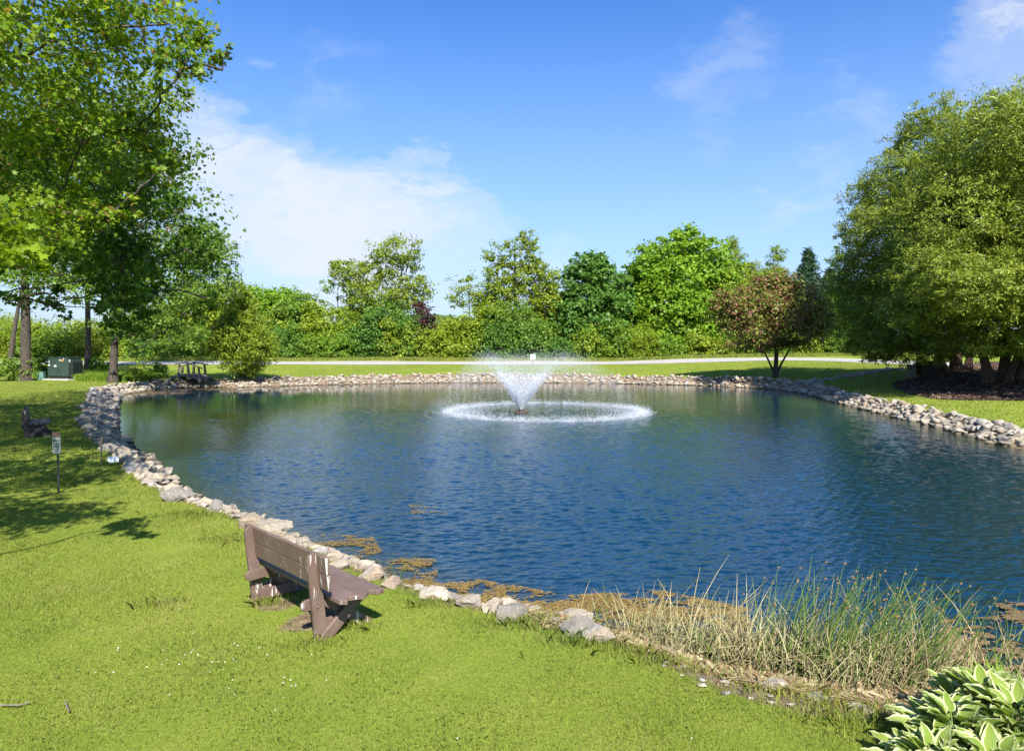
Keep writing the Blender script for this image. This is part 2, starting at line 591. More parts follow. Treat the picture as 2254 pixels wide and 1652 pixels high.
def base_z(X, Y, d=30.0):
    X = np.asarray(X, float); Y = np.asarray(Y, float)
    z = np.interp(Y, [-50, 0, 40, 58, 66, 80, 86, 91, 110, 300, 2000], [0, 0, .05, .22, .36, .97, 1.24, 1.62, 2.0, 2.5, 2.5])
    Rr = 1.2 * smooth01((X - 10) / 25) * smooth01((Y - 22) / 22) * (1 - .52 * smooth01((Y - 52) / 26)) * (1 - .7 * smooth01((Y - 84) / 30)) * (.12 + .88 * smooth01(np.asarray(d) / 11.0))
    return z + Rr + .04 * np.sin(X * .31 + 1) * np.sin(Y * .23) * smooth01((Y - 4) / 10)


def band_w(X, Y):
    w = np.interp(Y, [5, 9, 12, 16, 22, 30, 40, 64], [1.15, .62, .72, .88, 1.05, 1.15, 1.35, 1.55])
    w = np.where((np.asarray(X) > 5) & (np.asarray(Y) > 15) & (np.asarray(Y) < 60), 1.05, w)
    return w + .8 * smooth01((np.asarray(X) - .8) / 1.5) * (np.asarray(Y) < 12) * (1 - smooth01((np.asarray(X) - 5.2) / 1.0))


def ground(X, Y):
    X = np.atleast_1d(np.asarray(X, float)); Y = np.atleast_1d(np.asarray(Y, float))
    d = dist_poly(SH, X, Y)
    ins = inside(SH, X, Y)
    b = base_z(X, Y, d)
    w = band_w(X, Y)
    zo = WATER + (b - WATER) * smooth01(.12 + .88 * d / w)
    zo = np.where(d < .01, WATER, zo)
    zi = WATER + .04 - np.minimum(d * .35, 1.3)
    return np.where(ins, zi, zo), d, ins


def gz(x, y):
    return float(ground(x, y)[0][0])


def on_ground(px, py):
    """ground point under a photo position"""
    Ys = np.concatenate([np.arange(4, 30, .05), np.arange(30, 130, .15)])
    X = (px - CX) / F * Ys
    z, _, _ = ground(X, Ys)
    ray = HC + (HY - py) / F * Ys
    k = np.argmax(ray <= z)
    if ray[k] > z[k]:
        k = len(Ys) - 1
    return np.array([X[k], Ys[k], z[k]])


def axis(parts):
    out = []
    for a, b, s in parts:
        out += list(np.arange(a, b, s))
    return np.array(out + [parts[-1][1]])


xs = axis([(-1600, -200, 200), (-200, -80, 15), (-80, -36, 2.0), (-36, -12, .45), (-12, 9, .22), (9, 45, .45), (45, 90, 2.5), (90, 200, 15), (200, 1600, 200)])
ys = axis([(-400, -20, 60), (-20, 3, 3), (3, 14, .2), (14, 30, .33), (30, 92, .6), (92, 130, 3), (130, 300, 20), (300, 3000, 300)])
GX, GY = np.meshgrid(xs, ys)
gzv, gd, gin = ground(GX.ravel(), GY.ravel())
soil = np.where(gin, 1.0, 1 - np.clip((gd - band_w(GX.ravel(), GY.ravel()) * .80) / .35, 0, 1))
# bare worn earth under the near bench
for (cx_, cy_, r_) in [(-2.15, 7.45, .62), (-2.75, 7.95, .5)]:
    soil = np.maximum(soil, .95 * np.exp(-((GX.ravel() - cx_) ** 2 + (GY.ravel() - cy_) ** 2) / (2 * (r_ * .45) ** 2)))
nx, ny = len(xs), len(ys)
ii = (np.arange(ny - 1)[:, None] * nx + np.arange(nx - 1)[None, :])
quads = np.stack([ii, ii + 1, ii + nx + 1, ii + nx], -1).reshape(-1, 4)
g = mesh_np('ground', np.stack([GX.ravel(), GY.ravel(), gzv], 1), [quads], M_lawn, smooth=True, attrs={'soil': soil})
tag(g, kind='structure')

# water: one sheet in the pond basin, its ripples modelled as real waves
uu = np.concatenate([np.arange(-.84, .90, .0023), np.linspace(.90, 1.0, 8)])
lnY = np.arange(math.log(5.6), math.log(67.5), .0027)
WU, WL = np.meshgrid(uu, lnY)
WY = np.exp(WL)
WX = WU * WY
far_side = WU > .90
WX = np.where(far_side, .90 * WY + (WU - .90) / .10 * np.maximum(26 - .90 * WY, .5), WX)
WX = np.where(WU < -.8395, np.minimum(WX, -32), WX)
wxr, wyr = WX.ravel(), WY.ravel()
cellx, celly = wyr * .0023, wyr * .0027
calm = np.interp(wyr, [5, 14, 22, 32, 40, 48, 64], [1.0, 1.0, .90, .72, .45, .22, .12])
calm = calm * (1 - .72 * smooth01((-wxr - 7) / 9) * smooth01((wyr - 13) / 9))
pat = .75 + .5 * (np.sin(wxr * .35 + 1.3 * np.sin(wyr * .21)) * np.sin(wyr * .5 + wxr * .12) * .5 + .5)
rw = np.random.default_rng(44)
wzr = np.zeros(len(wxr))
NW = 64
for k in range(NW):
    lam = .07 * (.44 / .07) ** ((k + .5) / NW) * rw.uniform(.93, 1.07)
    th = math.pi / 2 + .12 + rw.normal(0, .42)
    kx, ky = 2 * math.pi / lam * math.cos(th), 2 * math.pi / lam * math.sin(th)
    slope = .215 * math.sqrt(2.0 / NW) * (1.35 - .7 * k / NW)
    eff = np.hypot(cellx * math.cos(th), celly * math.sin(th))
    keep_ = smooth01((lam / eff - 2.2) / 2.0)
    ph = rw.random() * 6.283
    wzr += keep_ * slope * lam / (2 * math.pi) * np.sin(kx * wxr + ky * wyr + ph + .8 * np.sin(wxr * .9 * (k % 5 + 1) * .3 + k))
# rings spreading from the fountain
fr = np.hypot(wxr - .46 - 1.3, wyr - 36.2)
wzr = wzr * calm * pat + .010 * np.exp(-((fr - 5.2) / 1.6) ** 2) * np.sin(fr * 9 + 2 * np.sin(wxr * 2))
wd = dist_poly(SH[::2], wxr, wyr)
wzr *= .25 + .75 * smooth01(wd / 1.2)
shal = (1 - smooth01(wd / np.interp(wyr, [6, 12, 60], [1.3, 1.8, 3.0]))) * .9
ncol = len(uu)
ii = (np.arange(len(lnY) - 1)[:, None] * ncol + np.arange(ncol - 1)[None, :])
quads = np.stack([ii, ii + 1, ii + ncol + 1, ii + ncol], -1).reshape(-1, 4)
cx4 = wxr[quads].mean(1); cy4 = wyr[quads].mean(1)
near_ = inside(SH[::2], cx4, cy4) | (wd[quads].min(1) < .7)
quads = quads[near_]
us_, inv_ = np.unique(quads, return_inverse=True)
w = mesh_np('water', np.stack([wxr, wyr, WATER + wzr], 1)[us_], [inv_.reshape(quads.shape)], M_water, smooth=True,
            attrs={'calm': 1 - calm[us_], 'shallow': shal[us_]})
tag(w, kind='structure')


# road beyond the pond: strip with kerbless edges, laid on the terrain
def strip(name, centre, width, mat, off=.02, nseg=160, across=7):
    P = densify(np.array(centre, float), 1) if False else np.array(centre, float)
    s = np.concatenate([[0], np.cumsum(np.linalg.norm(np.diff(P, axis=0), axis=1))])
    t = np.linspace(0, s[-1], nseg)
    c = np.stack([np.interp(t, s, P[:, 0]), np.interp(t, s, P[:, 1])], 1)
    tn = np.gradient(c, axis=0); tn /= np.linalg.norm(tn, axis=1)[:, None]
    nr = np.stack([-tn[:, 1], tn[:, 0]], 1)
    wdt = np.interp(t, s, width)
    o = np.linspace(-.5, .5, across)
    V = c[:, None, :] + nr[:, None, :] * (o[None, :, None] * wdt[:, None, None])
    V = V.reshape(-1, 2)
    z = ground(V[:, 0], V[:, 1])[0] + off
    ii = (np.arange(nseg - 1)[:, None] * across + np.arange(across - 1)[None, :])
    q = np.stack([ii, ii + 1, ii + across + 1, ii + across], -1).reshape(-1, 4)
    return mesh_np(name, np.column_stack([V, z]), [q], mat, smooth=True)


def rd(px, Y):
    return ((px - CX) / F * Y, Y)


road = strip('road', [(-140, 84), (-60, 83.5), rd(470, 83.3), rd(1127, 83.2), rd(1500, 83.4), rd(1700, 82.5), rd(1850, 80), rd(2000, 75), rd(2150, 68), (52, 63), (80, 54), (140, 40)],
             [5.5, 5.5, 5.6, 5.8, 5.8, 6.2, 7.0, 8.0, 9, 9.5, 9, 8], M_road, .035, 260, 9)
tag(road, kind='structure')


def drape(name, P, res, off, mat, jitter=.25):
    P = np.array(P, float)
    x0, y0 = P.min(0); x1, y1 = P.max(0)
    X, Y = np.meshgrid(np.arange(x0, x1 + res, res), np.arange(y0, y1 + res, res))
    nx_ = X.shape[1]
    jx = X + R.normal(0, res * .2, X.shape); jy = Y + R.normal(0, res * .2, X.shape)
    z = ground(jx.ravel(), jy.ravel())[0] + off + R.normal(0, .022, X.size)
    ii = (np.arange(X.shape[0] - 1)[:, None] * nx_ + np.arange(nx_ - 1)[None, :])
    q = np.stack([ii, ii + 1, ii + nx_ + 1, ii + nx_], -1).reshape(-1, 4)
    mx, my = jx.ravel()[q].mean(1), jy.ravel()[q].mean(1)
    keep = inside(P, mx, my)
    q = q[keep]
    u, inv = np.unique(q, return_inverse=True)
    V = np.column_stack([jx.ravel(), jy.ravel(), z])[u]
    return mesh_np(name, V, [inv.reshape(q.shape)], mat, smooth=True)


mulch_poly = densify(np.array([on_ground(x, y)[:2] for x, y in [(1965, 845), (1985, 862), (2060, 878), (2180, 882), (2300, 880), (2420, 860), (2420, 815), (2250, 800), (2130, 800), (2060, 812), (2040, 826), (2000, 836)]]), 5)
mu = drape('mulch_bed', mulch_poly, .22, .03, M_mulch)
tag(mu, kind='structure')

# far wooded hill seen through the gaps
hx = np.linspace(-420, 420, 120); hy = np.linspace(230, 620, 40)
HX, HYY = np.meshgrid(hx, hy)
hz = 2.0 + 11 * np.exp(-((HX + 45) / 90) ** 2) * smooth01((HYY - 230) / 160) + 9 * smooth01((HYY - 240) / 200) + 2.2 * np.sin(HX * .09) * np.sin(HYY * .05)
M_hill = rough_mat('wooded_hill', (.035, .075, .03), (.08, .14, .05), .3, .95, 1.0, (1, 1, 1), (.13, .19, .07), 3.5)
ii = (np.arange(39)[:, None] * 120 + np.arange(119)[None, :])
hill = mesh_np('hills', np.stack([HX.ravel(), HYY.ravel(), hz.ravel()], 1), [np.stack([ii, ii + 1, ii + 121, ii + 120], -1).reshape(-1, 4)], M_hill, smooth=True)
tag(hill, kind='structure')


# ------------------------------------------------------------------ foliage engine
LEAF_SHAPES = {
    'kite': (np.array([[0, 0, 0], [.36, .42, .10], [0, 1, 0], [-.36, .42, .10]]), [[0, 1, 2, 3]]),
    'spray': (np.array([[0, 0, 0], [.12, .40, .05], [.17, .90, -.02], [0, 1.40, -.16], [-.16, .95, -.02], [-.11, .40, .05]]), [[0, 1, 2, 3, 4, 5]]),
    'maple': (np.array([[0, 0, 0], [.18, .12, .02], [.50, .10, .05], [.34, .34, .04], [.56, .62, .06], [.24, .60, .02], [0, 1.05, 0],
                        [-.24, .60, .02], [-.56, .62, .06], [-.34, .34, .04], [-.50, .10, .05], [-.18, .12, .02]]), [list(range(12))]),
}


def leaves(pos, out_dir, size, shape='kite', up=.55, droop=0.0, rng=R, along=None):
    """one leaf card per position; returns verts, faces(k-gon array)"""
    V, Fc = LEAF_SHAPES[shape]
    n = len(pos)
    nrm = rng.normal(0, 1, (n, 3)) * .66 + np.array([0, -.10, up]) + out_dir * .70
    nrm /= np.linalg.norm(nrm, axis=1)[:, None]
    d = rng.normal(0, 1, (n, 3)) * .8 + out_dir * .6 + np.array([0, 0, -droop])
    if along is not None:
        d = d * .45 + along
    d -= (d * nrm).sum(1)[:, None] * nrm
    d /= np.linalg.norm(d, axis=1)[:, None] + 1e-9
    s = np.cross(d, nrm)
    sz = size * rng.uniform(.5, 1.45, n)
    W = pos[:, None, :] + sz[:, None, None] * (V[None, :, 0:1] * s[:, None, :] + V[None, :, 1:2] * d[:, None, :] + V[None, :, 2:3] * nrm[:, None, :])
    k = len(V)
    f = (np.arange(n)[:, None] * k + np.array(Fc[0])[None, :])
    return W.reshape(-1, 3), f


def crown_points(lobes, cover, size, rng, clump=.85, shell=.45, hang=0.0):
    """lobes: (x, y, z, rx, ry, rz[, density]) in world metres"""
    P, D, K = [], [], []
    for lb in lobes:
        x, y, z, rx, ry, rz = lb[:6]
        den = lb[6] if len(lb) > 6 else 1.0
        n = int(cover * den * math.pi * rx * rz / (.42 * size * size)) + 4
        cr = clump * (rx * ry * rz) ** (1 / 3) * .30
        cr = max(cr, size * 1.6)
        nc = max(5, int(n / 34))
        u = rng.normal(0, 1, (nc, 3)); u /= np.linalg.norm(u, axis=1)[:, None]
        r = (shell + (1.02 - shell) * rng.random(nc) ** .6)[:, None]
        cc = np.array([x, y, z]) + u * r * np.array([rx, ry, rz]) * (1 + .12 * rng.normal(0, 1, (nc, 1)))
        which = rng.integers(0, nc, n)
        csz = rng.uniform(.45, 1.6, nc)
        off = np.clip(rng.normal(0, 1, (n, 3)), -1.7, 1.7) * cr * .54 * csz[which][:, None] * np.array([1, 1, .62])
        off[:, 2] -= hang * np.abs(rng.normal(0, 1, n)) * cr
        p = cc[which] + off
        P.append(p)
        D.append(u[which] * .6 + off / (cr + 1e-6) * .5)
        K.append(cc)
    return np.concatenate(P), np.concatenate(D), K


def bez(a, b, c, n):
    t = np.linspace(0, 1, n)[:, None]
    return (1 - t) ** 2 * a + 2 * t * (1 - t) * b + t * t * c


NLEAF = 0


def tree(name, base, lobes, mat, label, cat='tree', group=None, trunk_r=.25, size=.3, cover=4.5, shape='kite', bark=None, seed=1,
         top=None, twigs=6, shell=.45, clump=.85, droop=0, up=.55, hang=0, lean=(0, 0), limb=.42, fork=.35, trunks=None, tw_r=.02, twsides=4, along=None):
    rng = np.random.default_rng(seed)
    base = np.array(base, float)
    root = empty(name, base)
    tag(root, label, cat, group)
    L = [np.array(l, float) for l in lobes]
    allc = np.array([l[:3] for l in L])
    zt = allc[:, 2].max() if top is None else top
    bark = bark or M_bark
    acc = Acc()
    H = zt - base[2]
    tops = trunks or [(0, 0, lean[0], lean[1], 1.0)]
    trunk_paths = []
    for (ox, oy, lx, ly, rr) in tops:
        t = np.linspace(0, 1, 12)
        Hh = H * max(.5, 1 - 2.2 * (1 - rr)) * (.93 if trunks else 1)
        path = base + np.stack([ox + lx * t ** 1.2 + .10 * H * .1 * np.sin(t * 5 + seed) * t, oy + ly * t ** 1.2 + .01 * H * np.cos(t * 4 + seed) * t, Hh * t], 1)
        rad = trunk_r * rr * ((1 - t) ** .75 * .95 + .05) + trunk_r * rr * .55 * np.exp(-t * H / .35)
        path[0, 2] -= .15
        v, q = tube(path - base, rad, 10)
        v += rng.normal(0, trunk_r * .035, v.shape)
        acc.add(v, q)
        trunk_paths.append((path, rad))
    P, D, K = crown_points(L, cover, size, rng, clump, shell, hang)
    nodes_p = np.concatenate([p[2:11] for p, _ in trunk_paths])
    nodes_r = np.concatenate([r[2:11] for _, r in trunk_paths])
    lowcut = base[2] + H * .16
    for li in sorted(range(len(L)), key=lambda i: np.min(np.linalg.norm(nodes_p - L[i][:3], axis=1))):
        l, kc = L[li], K[li]
        c = l[:3]
        dv = np.linalg.norm(nodes_p - c, axis=1)
        cost = dv * (1 + .9 * np.clip((nodes_p[:, 2] - c[2] + .25 * dv) / (dv + .01), 0, 1)) + (nodes_p[:, 2] < lowcut) * 50
        j = int(np.argmin(cost))
        a = nodes_p[j]
        dist = dv[j]
        r0 = min(nodes_r[j] * .72, .02 + .020 * dist + limb * .03 * (l[3] + l[5]))
        mid = (a + c) / 2 + np.array([0, 0, .10 * dist]) + rng.normal(0, .09, 3) * dist
        n = 9
        pth = bez(a, mid, c, n)
        pth[1:-1] += rng.normal(0, .018 * dist, (n - 2, 3))
        rl = np.linspace(r0, max(r0 * .35, tw_r), n)
        v, q = tube(pth - base, rl, 6)
        acc.add(v, q)
        nodes_p = np.vstack([nodes_p, pth[2:]]); nodes_r = np.concatenate([nodes_r, rl[2:]])
        m = min(len(kc), twigs)
        loc_p = pth[2:].copy(); loc_r = rl[2:].copy()
        for kk in kc[rng.permutation(len(kc))[:m]]:
            dd = np.linalg.norm(loc_p - kk, axis=1) * rng.uniform(.8, 1.25, len(loc_p))
            jj = int(np.argmin(dd))
            sp_ = loc_p[jj]; ds = np.linalg.norm(kk - sp_)
            rt = min(loc_r[jj] * .7, tw_r * (.6 + .25 * ds))
            mid = (sp_ + kk) / 2 + rng.normal(0, .12, 3) * ds
            tp = bez(sp_, mid, kk, 6); tp[1:-1] += rng.normal(0, .03 * ds, (4, 3))
            rtt = np.linspace(rt, rt * .3, 6)
            v, q = tube(tp - base, rtt, twsides)
            acc.add(v, q)
            loc_p = np.vstack([loc_p, tp[2:4]]); loc_r = np.concatenate([loc_r, rtt[2:4]])
    acc.build('trunk', bark, root, smooth=True)
    al = np.array(along, float)[None, :] if along is not None else None
    if al is not None:
        al = al + D * .45
    v, f = leaves(P, D, size, shape, up, droop, rng, al)
    mesh_np('crown', v - base, [f], mat, root)
    global NLEAF
    NLEAF += len(f)
    return root


def PL(px, py, Y, rx, rz, ry=None, den=1.0):
    """lobe from a photo position: radii in photo pixels, depth radius in metres"""
    c = at(px, py, Y)
    k = Y / F
    return (c[0], c[1], c[2], rx * k, ry if ry else max(rx * k * .9, .4), rz * k, den)


G_yel = leaf_mat('leaves_yellow_green', (.130, .200, .016), (.240, .300, .025), .38)
G_bright = leaf_mat('leaves_bright_green', (.100, .200, .014), (.200, .310, .022), .38)
G_mid = leaf_mat('leaves_mid_green', (.080, .160, .018), (.160, .235, .030), .35)
G_deep = leaf_mat('leaves_deep_green', (.040, .110, .018), (.105, .195, .028), .32)
G_olive = leaf_mat('leaves_olive', (.120, .175, .018), (.215, .265, .028), .38)
G_maple = leaf_mat('leaves_overhanging', (.070, .150, .010), (.215, .285, .016), .45, spots=(.05, (.26, .17, .05)))
G_dark = leaf_mat('leaves_dark_branch', (.036, .092, .010), (.105, .180, .016), .40)  # darker green for the second maple's hanging limbs
G_cedar = leaf_mat('cedar_sprays', (.078, .130, .018), (.265, .305, .034), .26, .75, nscale=.35)
G_arb = leaf_mat('arborvitae_sprays', (.090, .150, .012), (.225, .275, .022), .30)
G_spruce = leaf_mat('spruce_needles', (.018, .045, .020), (.045, .085, .038), .15)
G_purple = leaf_mat('purple_leaves', (.030, .012, .014), (.075, .030, .030), .2, tcol=(1.4, .7, .7))
G_crab = leaf_mat('crabapple_leaves', (.110, .160, .022), (.180, .190, .040), .34, .5, (1.4, 1.3, .7), spots=(.34, (.25, .115, .070)), nscale=.45)
G_brown = leaf_mat('brownish_leaves', (.090, .085, .025), (.130, .090, .050), .3, spots=(.3, (.10, .15, .03)))
G_shrub = leaf_mat('shrub_leaves', (.140, .205, .016), (.250, .300, .030), .35)
G_shrub2 = leaf_mat('shrub_leaves_green', (.080, .170, .016), (.170, .260, .026), .35)

# ------------------------------------------------------------------ trees beyond the road
FARG = 'trees in the belt beyond the road'


def far_base(px, Y):
    x = (px - CX) / F * Y
    return (x, Y, gz(x, Y))


def FT(name, px, Y, lobes, mat, label, **k):
    L = [PL(l[0], l[1], Y + (l[4] if len(l) > 4 else 0), l[2] * 1.18, l[3] * 1.15, None, l[5] if len(l) > 5 else 1.0) for l in lobes]
    k.setdefault('size', .30); k.setdefault('trunk_r', .22)
    return tree(name, far_base(px, Y), L, mat, label, group=k.pop('group', FARG), **k)


FT('maple_tree', 602, 100, [(600, 690, 62, 45), (570, 665, 40, 30), (630, 672, 42, 34), (600, 730, 70, 45)], G_bright,
   'round bright green maple just right of the pondside arborvitae', seed=11, shape='maple', cat='maple tree')
FT('spruce_tree', 652, 112, [(652, 690, 16, 20), (655, 670, 7, 12), (650, 715, 30, 24)], G_spruce,
   'dark spruce tip behind the round bright green maple', seed=12, shape='spray', cat='spruce tree', droop=.6)
FT('deciduous_tree', 728, 94, [(728, 712, 58, 34), (700, 740, 48, 30), (765, 742, 50, 32), (690, 690, 26, 22), (728, 760, 60, 28)], G_yel,
   'low yellow-green tree with a pale forked trunk left of centre', seed=13, twigs=12, cat='tree')
FT('deciduous_tree', 745, 99, [(735, 622, 34, 34, 0, .35), (705, 660, 18, 18, 0, .45), (765, 650, 26, 26, 0, .35), (740, 590, 22, 16, 0, .45)], G_mid,
   'small see-through tree with scattered leaves at the left of the leaning tree', seed=14, twigs=14, trunk_r=.12, cover=3.0, tw_r=.04, shell=.1)
FT('leaning_tree', 862, 96, [(872, 552, 50, 26), (850, 580, 34, 22), (905, 580, 20, 28, 0, .6), (770, 590, 36, 22, 0, .8), (800, 615, 34, 26), (745, 610, 20, 14, 0, .6),
                             (835, 650, 54, 40), (885, 640, 50, 34), (925, 640, 26, 30, 0, .5), (850, 700, 60, 40)], G_olive,
   'tall olive tree with two spreading heads and a dead branch on top', seed=15, twigs=9, trunk_r=.38, cover=3.6, cat='tree', tw_r=.05, trunks=[(0, 0, 1.6, 0, 1), (-.5, 0, -5.4, 0, .7)])
# its dead top branch
a = Acc()
for pts, r in (([(893, 600), (903, 560), (908, 535), (906, 515)], .10), ([(906, 545), (914, 530), (918, 514)], .06), ([(908, 525), (902, 512)], .04)):
    v, q = tube([at(x, y, 96) for x, y in pts], np.linspace(r, .02, len(pts)), 5)
    a.add(v, q)
lt = [o for o in C.objects if o.name == 'leaning_tree'][0]
bpy.context.view_layer.update()
db = a.build('dead_branch', M_bark, None)
db.parent = lt
db.matrix_parent_inverse = lt.matrix_world.inverted()
FT('deciduous_tree', 868, 93.5, [(868, 720, 62, 44), (830, 745, 44, 34), (905, 745, 44, 34), (868, 768, 66, 24), (845, 690, 36, 26)], G_deep,
   'rounded dark green tree in front of the leaning tree', seed=16)
FT('copper_beech', 938, 92.6, [(934, 700, 18, 28), (940, 730, 22, 24), (924, 680, 14, 18), (948, 745, 14, 14)], G_purple,
   'dark purple-leaved tree, the only one of its colour', seed=17, cat='purple tree')
FT('sparse_tree', 1032, 95, [(1028, 640, 44, 32, 0, .30), (1010, 665, 32, 24, 0, .35), (1052, 650, 30, 36, 0, .35), (1030, 615, 26, 16, 0, .35)], G_olive,
   'thin fan-shaped tree with many bare upright twigs, left of the tall twin-headed tree', seed=18, twigs=24, cover=3.0, size=.26, trunk_r=.16, tw_r=.045, shell=.15, cat='tree')
FT('deciduous_tree', 1020, 93, [(1010, 730, 48, 32), (1050, 722, 40, 34), (1075, 700, 26, 34), (1020, 765, 66, 24), (985, 745, 34, 30)], G_yel,
   'yellow-green leafy mass under the thin fan-shaped tree', seed=19)
FT('twin_headed_tree', 1135, 96, [(1098, 552, 26, 22, 0, .7), (1082, 580, 16, 24, 0, .6), (1120, 585, 24, 34), (1160, 550, 26, 32), (1178, 585, 24, 24), (1165, 525, 14, 14), (1150, 610, 40, 28),
                                  (1200, 612, 34, 22), (1205, 640, 24, 16), (1110, 640, 36, 30), (1150, 660, 44, 30), (1085, 625, 16, 34)], G_olive,
   'tallest tree at the middle of the belt, with two narrow heads', seed=20, twigs=8, trunk_r=.35, cover=3.4, tw_r=.05, cat='tree')
FT('deciduous_tree', 1132, 93, [(1125, 705, 48, 40), (1160, 730, 50, 36), (1095, 735, 34, 36), (1135, 765, 70, 26)], G_mid,
   'leafy middle-green tree under the tallest twin-headed tree', seed=21)
FT('deciduous_tree', 1225, 99, [(1222, 700, 40, 42), (1205, 735, 40, 34), (1240, 670, 24, 26)], G_mid,
   'mid green tree filling the gap left of the deep green maple', seed=22)
FT('maple_tree', 1310, 95, [(1300, 590, 40, 28), (1285, 620, 40, 34), (1335, 620, 44, 32), (1310, 660, 66, 40), (1275, 690, 44, 34), (1355, 680, 36, 34), (1310, 720, 74, 40), (1310, 575, 24, 18)], G_deep,
   'dense deep green maple with a pointed crown right of centre', seed=23, shape='maple', cover=6, size=.36, cat='maple tree')
FT('deciduous_tree', 1340, 91.5, [(1320, 745, 48, 34), (1375, 750, 40, 32), (1290, 765, 40, 24)], G_shrub2,
   'low leafy tree in front of the deep green maple', seed=24)
FT('maple_tree', 1500, 96, [(1500, 545, 48, 34), (1455, 575, 54, 36), (1550, 570, 50, 36), (1430, 610, 46, 40), (1500, 610, 70, 48), (1575, 620, 50, 48), (1460, 670, 66, 46), (1540, 680, 70, 50),
                            (1500, 735, 84, 44), (1420, 655, 30, 36), (1515, 522, 22, 14)], G_bright,
   'biggest bright green maple, rising above the road left of the reddish tree', seed=25, shape='maple', cover=5.2, size=.36, trunk_r=.4, cat='maple tree')
FT('cedar_tree', 1612, 104, [(1610, 560, 17, 32), (1613, 610, 28, 40), (1625, 660, 40, 46), (1609, 535, 9, 14)], G_olive,
   'tall narrow olive conifer behind the biggest bright maple', seed=26, shape='spray', cat='conifer', droop=.1)
FT('cedar_tree', 1655, 104, [(1650, 620, 26, 40), (1660, 670, 34, 44), (1648, 590, 14, 20)], G_olive,
   'shorter olive conifer right beside the tall narrow one', seed=27, shape='spray', cat='conifer')
FT('cedar_tree', 1712, 103, [(1712, 580, 20, 30), (1710, 555, 10, 20), (1706, 620, 36, 34), (1690, 650, 40, 34), (1730, 650, 36, 34)], G_arb,
   'pointed yellow-green conifer rising straight above the reddish tree', seed=28, shape='spray', cat='conifer', cover=3.2)


def spruce(px, Y, top_py, bot_py, hw, mat, label, seed):
    rng = np.random.default_rng(seed)
    b = np.array(far_base(px, Y))
    root = empty('spruce_tree', b)
    tag(root, label, 'spruce tree', FARG)
    zt = HC + (HY - top_py) / F * Y
    zb = HC + (HY - bot_py) / F * Y
    acc = Acc()
    v, q = tube([(0, 0, -.1), (0, 0, zt - b[2])], [.28, .03], 8)
    acc.add(v, q)
    P, D = [], []
    z = zb
    while z < zt - .1:
        f = (zt - z) / (zt - zb)
        r = hw * Y / F * f ** .85
        for k in range(9):
            th = rng.random() * 6.28
            rr = r * rng.uniform(.8, 1.15)
            tip = np.array([math.cos(th) * rr, math.sin(th) * rr, z - b[2] - .10 * rr + rng.normal(0, .15)])
            st = np.array([0, 0, z - b[2] + .1 * rr])
            v, q = tube([st, (st + tip) / 2 - [0, 0, .1 * rr], tip + [0, 0, .12 * rr]], [.05, .03, .01], 4)
            acc.add(v, q)
            n = int(10 + 26 * rr / 2)
            t = rng.random(n) ** .7
            p = st + (tip - st) * t[:, None] + rng.normal(0, .09 + .10 * rr / 3, (n, 3)) * [1, 1, .45]
            P.append(p); D.append(np.tile((tip - st) / (rr + .1), (n, 1)))
        z += max(.35, .30 * Y / 100)
    acc.build('trunk', M_bark, root, True)
    P, D = np.concatenate(P), np.concatenate(D)
    v, f = leaves(P, D, .42, 'spray', .5, .25, rng)
    mesh_np('crown', v, [f], mat, root)
    return root


spruce(1780, 108, 544, 720, 66, G_spruce, 'dark blue-green spruce standing highest between the reddish tree and the big cedar', 31)
spruce(1826, 108, 590, 740, 54, G_spruce, 'smaller dark spruce tucked against the left side of the big cedar', 32)
FT('deciduous_tree', 1848, 92, [(1842, 560, 8, 22, 0, .6), (1850, 600, 22, 36, 0, .8), (1856, 660, 34, 50)], G_mid,
   'slender light tree with a thin tip against the big cedar', seed=33, cover=3.5)
FT('deciduous_tree', 1800, 97, [(1790, 700, 60, 40), (1850, 720, 50, 44), (1740, 700, 60, 44), (1800, 745, 84, 36)], G_bright,
   'bright green tree behind the reddish tree', seed=34)
FT('deciduous_tree', 1620, 95, [(1610, 700, 50, 46), (1640, 745, 60, 38), (1580, 745, 44, 36)], G_shrub2,
   'fresh green tree between the biggest maple and the reddish tree', seed=35)
# background of the left half, seen between the trunks
for i, (px, py, rx, rz, m, lab) in enumerate([
        (30, 735, 60, 36, G_shrub, 'pale bushy tree at the far left edge behind the leaning trunk'),
        (135, 742, 70, 32, G_yel, 'yellow-green bushy tree behind the green utility cabinet'),
        (240, 738, 66, 38, G_shrub, 'light green bushy tree seen between two left trunks'),
        (345, 722, 66, 50, G_mid, 'middle green tree behind the wooden footbridge'),
        (420, 690, 58, 60, G_shrub, 'pale green tree rising left of the pondside arborvitae'),
        (500, 668, 46, 50, G_yel, 'yellow-green tree right behind the pondside arborvitae')]):
    FT('bushy_tree', px, 97 + (i % 3), [(px, py, rx, rz), (px - 30, py + 25, rx * .7, rz * .8), (px + 30, py + 28, rx * .7, rz * .8)], m, lab, seed=40 + i)

